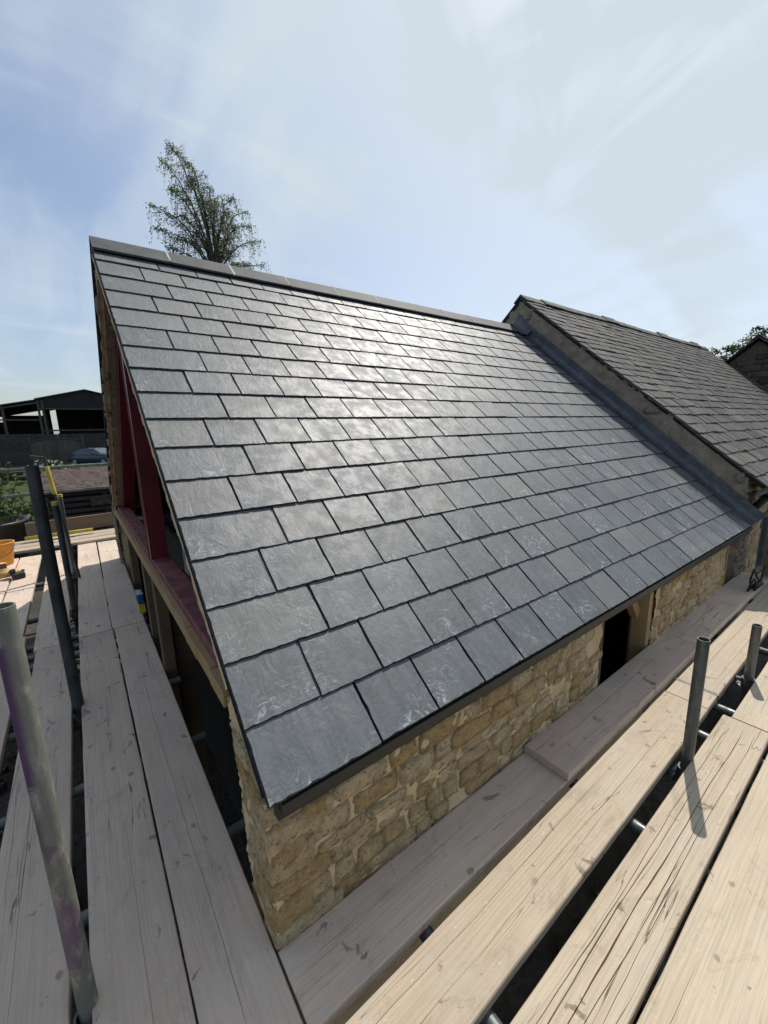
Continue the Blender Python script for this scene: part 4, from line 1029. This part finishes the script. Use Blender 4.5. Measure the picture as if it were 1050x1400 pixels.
for i in range(26):
    a, q = rnd.uniform(0, 6.28), rnd.uniform(.05, .38); base = Vector((math.cos(a) * q, math.sin(a) * q, .6)); tip = base + Vector((math.cos(a) * .25, math.sin(a) * .25, rnd.uniform(.35, .95)))
    st.path([base, base.lerp(tip, .6) + Vector((0, 0, .08)), tip], [.008, .006, .003], 5)
    for k in range(26): leaf(b, base.lerp(tip, rnd.uniform(.25, 1.05)) + Vector((rnd.gauss(0, .06), rnd.gauss(0, .06), rnd.gauss(0, .05))), rnd.uniform(.06, .13), rnd)
b.obj('foliage', 'leaf_dark', t)['kind'] = 'stuff'; st.obj('stems', 'bark_brown', t)
# yellow handled pole leaning on the rails
t = thing('level_staff', 'yellow and black handled rod propped up beside the tallest pipe', 'rod', (-.425, 4.75, -.598))
p0, p1 = Vector((.0, .0, .0)), Vector((-.13, .28, 1.36))
b = MB(); b.tube(p0.lerp(p1, .93), p0.lerp(p1, 1), .016, n=12); b.tube(p0, p0.lerp(p1, .70), .013, n=12); b.obj('shaft', 'black_plastic', t)
b = MB(); b.tube(p0.lerp(p1, .70), p0.lerp(p1, .93), .021, n=12); b.obj('handle', 'yellow_paint', t)
b = MB(); b.tube(p1, p1 + Vector((-.12, 0, .02)), .015, n=10); b.obj('grip', 'black_plastic', t)
# blue strapping stuffed in the gap
t = thing('strap_bundle', 'blue webbing bundle with a yellow block in the gap below the red sill', 'strap', (-.005, 3.02, -.365)); t.scale = (.65, .65, .65)
b = MB(); b.box((-.03, -.12, -.10), (.045, .10, .03), bev=.010); b.obj('bundle', 'blue_plastic', t)
b = MB(); pts = [Vector((-.034 + (.0 if i % 2 else .075), -.11 + i * .022, .034)) for i in range(10)]; b.path(pts, [.005] * 10, 6); b.obj('webbing', 'white_plastic', t)
MB().box((-.03, -.14, -.22), (.05, .06, -.103), bev=.006).obj('block', 'yellow_paint', t)
for i, (x_, y_, w_, h_) in enumerate(((-.47, .9, .20, .14),)):
    pass

# ------------------------------------------------------------------ yard beyond the scaffold
t = thing('timber_store', 'low slatted timber store with a rusty bark-strewn roof beyond the guard rails', 'store', (-.1, 10.0, -2.0))
for k in range(11):
    MB().box((-.85, -.02, .52 + k * .125), (1.9, .02, .60 + k * .125), bev=.004).obj('slat', 'weathered_fence', t)
for a in (-.86, .2, 1.2): MB().box((a, .03, 0), (a + .08, .11, 1.92)).obj('post', 'dark_timber', t)
MB().box((-.80, .6, .0), (1.9, .65, 1.9)).obj('back', 'deck_dark', t)
b = MB(); nu, nv = 60, 36; vs = []
for j in range(nv + 1):
    for i in range(nu + 1):
        a, c_ = i / nu, j / nv; xx = -.95 + 3.0 * a; yy = -.10 + 4.2 * c_; vs.append((xx, yy, 1.93 + .16 * c_ + .05 * fbm((xx * 5, yy * 2.2, 1)) * (1 if .05 < c_ else .3)))
b.add(vs, [(j * (nu + 1) + i, j * (nu + 1) + i + 1, (j + 1) * (nu + 1) + i + 1, (j + 1) * (nu + 1) + i) for j in range(nv) for i in range(nu)]); b.obj('bark_cover', 'rusty_bark', t)
MB().box((-.97, -.12, 1.85), (2.06, -.06, 1.93)).obj('roof_edge', 'weathered_fence', t)
b = MB(); b.box((-.05, -.10, 1.50), (.42, -.03, 1.72), bev=.02); b.obj('rusty_tin', 'rusty_bark', t)
bush('rose_bush', 'sprawling green rose hedge left of the tallest pipe', 'rose bush', (-2.6, 12.5, -1.95), [(-1.2, 0, 1.0, .95, 1500), (.2, -.2, .9, .9, 1500), (1.2, .3, .9, .8, 1200), (-2.6, 0, 1.0, 1.0, 1000), (.6, .2, .4, .7, 700)], .085, 'leaf_grass', 61, flowers=0)
bush('rose_bush', 'white flowering rose bush in front of the arched gates', 'rose bush', (-1.55, 29.5, -1.5), [(.0, 0, .75, .75, 900), (1.1, .1, .5, .55, 600), (-.9, 0, .55, .5, 350)], .13, 'leaf_dark', 62, flowers=5)
bush('rose_bush', 'flowering bush along the rail fence, left of the tallest pipe', 'rose bush', (-4.6, 29.0, -1.5), [(.0, 0, .6, .6, 600), (1.1, .1, .7, .6, 600), (-1.3, .1, .5, .6, 500)], .13, 'leaf_dark', 63, flowers=2)
bush('conifer', 'bright lime-green shrub top at the left edge above the fence', 'shrub', (-4.75, 27.0, -1.5), [(0, 0, 1.0, .7, 600), (0, 0, 1.9, .62, 700), (.0, 0, 2.3, .35, 300)], .11, 'leaf_lime', 64)
# rail fence
def fence(name, label, x0, x1, y, zb, top, mode, wd=.15, gapw=.012, mat='weathered_fence', seed=1):
    t = thing(name, label, 'fence', (x0, y, zb)); rnd = random.Random(seed); Lx = x1 - x0; H = top - zb
    n = max(1, int(Lx / 1.8))
    for i in range(n + 1):
        p = MB().box((Lx * i / n - .05, .0, 0), (Lx * i / n + .05, .10, H + .06), bev=.004).obj('post', mat, t)
    if mode == 'vert':
        k = 0; x_ = .0
        while x_ < Lx - wd:
            MB().box((x_, -.03, .06), (x_ + wd - gapw, -.008, H + rnd.uniform(-.02, .02))).obj('board', mat, t); x_ += wd
        for zz in (.35, H - .25): MB().box((0, -.006, zz), (Lx, .0, zz + .09)).obj('rail', mat, t)
    else:
        zz = .08
        while zz < H - .05:
            MB().box((0, -.03, zz), (Lx, -.002, zz + wd - gapw), bev=.003).obj('rail', mat, t); zz += wd
    return t
fence('rail_fence', 'weathered horizontal rail fence at the left edge', -7.5, -2.3, 31.0, -1.45, .25, 'horiz', wd=.27, gapw=.05)
fence('panel_fence', 'tall close-boarded fence running behind the gates and the car', -12.0, 6.2, 44.0, -1.25, 1.35, 'vert', wd=.30, seed=4)
# arched pair of gates
t = thing('arched_gates', 'pair of dark arched timber gates in front of the hay barn', 'gate', (-1.35, 42.0, -1.2))
def arch(x_): return 2.02 + .32 * math.sqrt(max(0, 1 - (x_ / 1.62) ** 2)) - .2
for s_ in (-1, 1):
    leafg = MB().box((.03 * s_ if s_ > 0 else -1.60, .0, .30), (1.60 if s_ > 0 else -.03, .05, .42)).obj('gate_leaf', 'gate_wood', t)
    for i in range(7):
        a = .03 + i * .225; c_ = a + .205; x0, x1 = (a, c_) if s_ > 0 else (-c_, -a)
        b = MB(); vs = [(x0, -.03, .05), (x1, -.03, .05), (x1, -.03, arch(x1)), (x0, -.03, arch(x0))]; vs += [(p[0], -.004, p[2]) for p in vs]
        b.add(vs, [(0, 1, 2, 3), (7, 6, 5, 4), (0, 4, 5, 1), (1, 5, 6, 2), (2, 6, 7, 3), (3, 7, 4, 0)]); b.obj('board', 'gate_wood', leafg)
    b = MB(); pts = [Vector((s_ * (.03 + 1.57 * i / 8), -.05, arch(.03 + 1.57 * i / 8) + .03)) for i in range(9)]; b.path(pts, [.04] * 9, 6); b.obj('top_rail', 'deck_dark', leafg)
    MB().box((s_ * 1.72 - .10, -.08, 0), (s_ * 1.72 + .10, .12, 2.25), bev=.01).obj('gate_post', 'weathered_fence', t)

# hay barn
hb = thing('hay_barn', 'open-sided dark steel hay barn with a shallow gabled roof on the left', 'barn', (1.5, 55.0, -1.2))
HX = 4.75
b = MB(); prof = [(-4.3, 6.25), (0, 7.30), (4.3, 6.25)]
for (a, c_) in ((0, 1), (1, 2)):
    (x0, z0), (x1, z1) = prof[a], prof[c_]
    vs = [(x0, -.3, z0), (x1, -.3, z1), (x1, 24, z1), (x0, 24, z0)]; vs += [(p[0], p[1], p[2] - .12) for p in vs]
    b.add(vs, [(0, 1, 2, 3), (7, 6, 5, 4), (0, 4, 5, 1), (1, 5, 6, 2), (2, 6, 7, 3), (3, 7, 4, 0)])
b.obj('roof', 'barn_roof', hb)
b = MB(); vs = [(-4.2, -.05, 5.30), (4.2, -.05, 5.30), (4.2, -.05, 6.15), (0, -.05, 7.15), (-4.2, -.05, 6.15)]; vs += [(p[0], .05, p[2]) for p in vs]
b.add(vs, [(0, 1, 2, 3, 4), (9, 8, 7, 6, 5)] + [(i, 5 + i, 5 + (i + 1) % 5, (i + 1) % 5) for i in range(5)]); gp = b.obj('gable_sheet', 'barn_sheet', hb)
b = MB()
for i in range(42):
    x_ = -4.15 + i * .2; b.box((x_, -.085, 5.30), (x_ + .05, -.052, 6.15 + (1 - abs(x_) / 4.2) * .92))
o = b.obj('sheet_ribs', 'barn_sheet', gp); o['kind'] = 'stuff'
for x_ in (-4.1, -3.75, 3.75, 4.1): MB().box((x_ - .10, -.1, 0), (x_ + .10, .1, 6.1)).obj('column', 'barn_steel', hb)
MB().box((-4.2, -.16, 5.16), (4.2, -.055, 5.29)).obj('beam', 'barn_steel', hb)
MB().box((-4.2, -.16, 2.95), (4.2, -.055, 3.09)).obj('beam', 'barn_steel', hb)
b = MB(); b.box((4.0, .2, 0), (4.2, 24, 6.1)); b.box((-1.7, 23.8, 0), (4.2, 24, 6.1)); b.obj('side_sheet', 'barn_sheet', hb)
for y_ in (6, 12, 18):
    for x_ in (-3.9, 3.7): MB().box((x_, y_, 0), (x_ + .2, y_ + .2, 6.1)).obj('column', 'barn_steel', hb)
b = MB(); b.box((-2.9, 9, 0), (3.6, 22, 5.9)); b.box((-1.6, 5, 0), (3.6, 9, 3.2)); b.obj('stacked_hay', 'far_hay', hb)
# lean-to on the left
b = MB(); vs = [(-4.3, -.2, 6.15), (-13.0, -.2, 4.4), (-13.0, 18, 4.4), (-4.3, 18, 6.15)]; vs += [(p[0], p[1], p[2] - .12) for p in vs]
b.add(vs, [(0, 3, 2, 1), (4, 5, 6, 7), (0, 1, 5, 4), (1, 2, 6, 5), (2, 3, 7, 6), (3, 0, 4, 7)]); b.obj('lean_to_roof', 'barn_roof', hb)
for x_ in (-6.9, -9.6, -12.8): MB().box((x_ - .11, -.1, 0), (x_ + .11, .1, 6.15 + (x_ + 4.3) * .2 - .15)).obj('column', 'barn_steel', hb)
for (x0, x1, z) in ((-12.9, -4.0, 2.55), (-12.9, -4.2, 4.05)): MB().box((x0, -.14, z), (x1, -.102, z + .14)).obj('beam', 'barn_steel', hb)
b = MB(); vs = [(-4.2, -.15, 5.75), (-12.9, -.15, 4.0), (-12.9, -.15, 4.14), (-4.2, -.15, 5.90)]; vs += [(p[0], -.05, p[2]) for p in vs]
b.add(vs, [(0, 1, 2, 3), (7, 6, 5, 4), (0, 4, 5, 1), (1, 5, 6, 2), (2, 6, 7, 3), (3, 7, 4, 0)]); b.obj('brace', 'barn_steel', hb)
MB().box((-13, 17.5, 0), (-8.62, 17.8, 4.45)).obj('back_sheet', 'barn_steel', hb)
MB().box((-8.6, 17.5, 0), (-4.3, 17.8, 5.3)).obj('back_sheet', 'barn_steel', hb)
MB().box((-13, 10.0, 0), (-4.8, 12.0, 3.7)).obj('stacked_hay', 'far_hay', hb)

# parked car (three-quarter view, nose to the right)
car = thing('parked_car', 'dark blue saloon car parked by the arched gates', 'car', (1.20, 40.0, -1.22), rz=R(-48))
prof = [(-2.15, .35, .72), (-2.12, .62, .80), (-1.75, .88, .82), (-1.05, .96, .84), (-.35, 1.0, .84), (.55, .98, .84), (1.10, .93, .84), (1.75, .80, .80), (2.10, .62, .72), (2.18, .38, .66)]
b = MB(); vs = []
for (x_, zt_, hw_) in prof:
    for (yy, zz) in ((-hw_ * .92, .20), (-hw_, .42), (-hw_, zt_ - .12), (-hw_ * .90, zt_), (0, zt_ + .03), (hw_ * .90, zt_), (hw_, zt_ - .12), (hw_, .42), (hw_ * .92, .20)): vs.append((x_, yy, zz))
k = 9; b.add(vs, [(i * k + j, i * k + j + 1, (i + 1) * k + j + 1, (i + 1) * k + j) for i in range(len(prof) - 1) for j in range(k - 1)] + [tuple(range(k))[::-1], tuple(range((len(prof) - 1) * k, len(prof) * k)), ])
body = b.obj('body', 'car_paint', car, True)
cab = [(-1.75, .90, .70), (-1.05, 1.30, .60), (-.25, 1.40, .58), (.30, 1.36, .58), (1.10, .95, .72)]
b = MB(); vs = []
for (x_, zt_, hw_) in cab:
    for (yy, zz) in ((-.78, .90), (-hw_, zt_ - .03), (-hw_ * .8, zt_), (hw_ * .8, zt_), (hw_, zt_ - .03), (.78, .90)): vs.append((x_, yy, zz))
fs = []; mi = []
for i in range(len(cab) - 1):
    for j in range(5):
        fs.append((i * 6 + j, i * 6 + j + 1, (i + 1) * 6 + j + 1, (i + 1) * 6 + j)); mi.append(1 if j in (0, 4) or i in (0, 3) else 0)
b.add(vs, fs, mi); b.obj('cabin', ['car_paint', 'car_glass'], car, False)
for x_ in (-1.35, 1.35):
    for s_ in (-1, 1):
        wh = MB().tube((x_, s_ * .72, .31), (x_, s_ * .86, .31), .31, n=20).obj('wheel', 'tyre', car)
        MB().tube((x_, s_ * .855, .31), (x_, s_ * .875, .31), .20, n=14).obj('rim', 'wheel_rim', wh)
for s_ in (-1, 1):
    MB().box((2.0, s_ * .60 - .12, .55), (2.16, s_ * .60 + .12, .68), bev=.02).obj('headlight', 'lamp_glass', car)
    MB().box((.55, s_ * .98 - .09, .92), (.72, s_ * .98 + .09, 1.05), bev=.02).obj('mirror', 'car_paint', car)

# ------------------------------------------------------------------ birch tree behind the ridge
random.seed(77); rnd = random.Random(77)
tree = thing('birch_tree', 'airy birch tree rising behind the ridge of the new roof', 'tree', (6.0, 20.0, -1.75))
tb = MB(); lb_ = MB()
fork = Vector((0.05, 0, 9.7))
tb.path([Vector((0, 0, 0)), Vector((.03, .02, 4.5)), Vector((.08, 0, 7.8)), fork], [.20, .16, .12, .10], 10)
tips = [(3.70, 10.6), (4.15, 12.3), (4.5, 12.75), (4.85, 12.4), (5.4, 12.35), (5.5, 11.9), (6.1, 11.6), (6.55, 11.6), (7.0, 11.35), (8.0, 11.4), (8.15, 10.9), (8.05, 9.8), (8.4, 8.9), (3.8, 9.3), (3.95, 8.7), (3.9, 10.1), (4.4, 9.6), (4.9, 10.6), (6.4, 10.0), (5.6, 11.1), (7.3, 10.2), (7.1, 9.3), (4.5, 11.4), (5.0, 11.6), (6.0, 10.8), (5.2, 9.7), (7.6, 10.7), (6.8, 10.8), (7.9, 9.1)]
for i, (tx, tz) in enumerate(tips):
    tip = Vector((tx - 6.0, rnd.uniform(-.6, .9), tz + 1.72)); st_ = fork - Vector((0, 0, rnd.uniform(0, 1.1)))
    midp = st_ + Vector(((tip.x - st_.x) * .30, (tip.y - st_.y) * .3 + rnd.uniform(-.2, .2), (tip.z - st_.z) * .85 + .35)); pts = []
    for k in range(11):
        t_ = k / 10; pts.append(st_ * (1 - t_) ** 2 + midp * 2 * t_ * (1 - t_) + tip * t_ * t_ + Vector((rnd.gauss(0, .03), rnd.gauss(0, .03), 0)))
    tb.path(pts, [.042 * (1 - k / 11) + .005 for k in range(11)], 6)
    nb = 24
    for q in range(nb):
        t_ = rnd.uniform(.25, 1.0) ** .7; idx = min(9, int(t_ * 10)); p = pts[idx].lerp(pts[idx + 1], t_ * 10 - idx)
        d = Vector((rnd.gauss(0, 1), rnd.gauss(0, 1), rnd.uniform(-.2, .5))).normalized(); ln = rnd.uniform(.22, .72) * (1.0 - .45 * t_)
        q1 = p + d * ln; dr = rnd.uniform(.20, .85); q2 = q1 + Vector((d.x * .12, d.y * .12, -dr))
        tb.path([p, p.lerp(q1, .6) + Vector((0, 0, .04)), q1, q2], [.010, .008, .006, .003], 4)
        for z_ in range(rnd.randint(8, 24)):
            a = rnd.random(); pp = (p.lerp(q1, a * 2) if a < .5 else q1.lerp(q2, a * 2 - 1)) + Vector((rnd.gauss(0, .07), rnd.gauss(0, .07), rnd.gauss(0, .06)))
            leaf(lb_, pp, rnd.uniform(.06, .105), rnd)
tb.obj('trunk', 'bark_birch', tree, True); lb_.obj('crown', 'leaf_birch', tree)
# shrub behind the old roof at the right
bush('shrub', 'dark bush top showing between the old roof and the gable end', 'shrub', (16.2, 3.25, -1.9), [(0, 0, 4.9, .62, 800), (.2, -.6, 5.2, .5, 600), (.1, .4, 4.55, .5, 500)], .085, 'leaf_dark', 66)
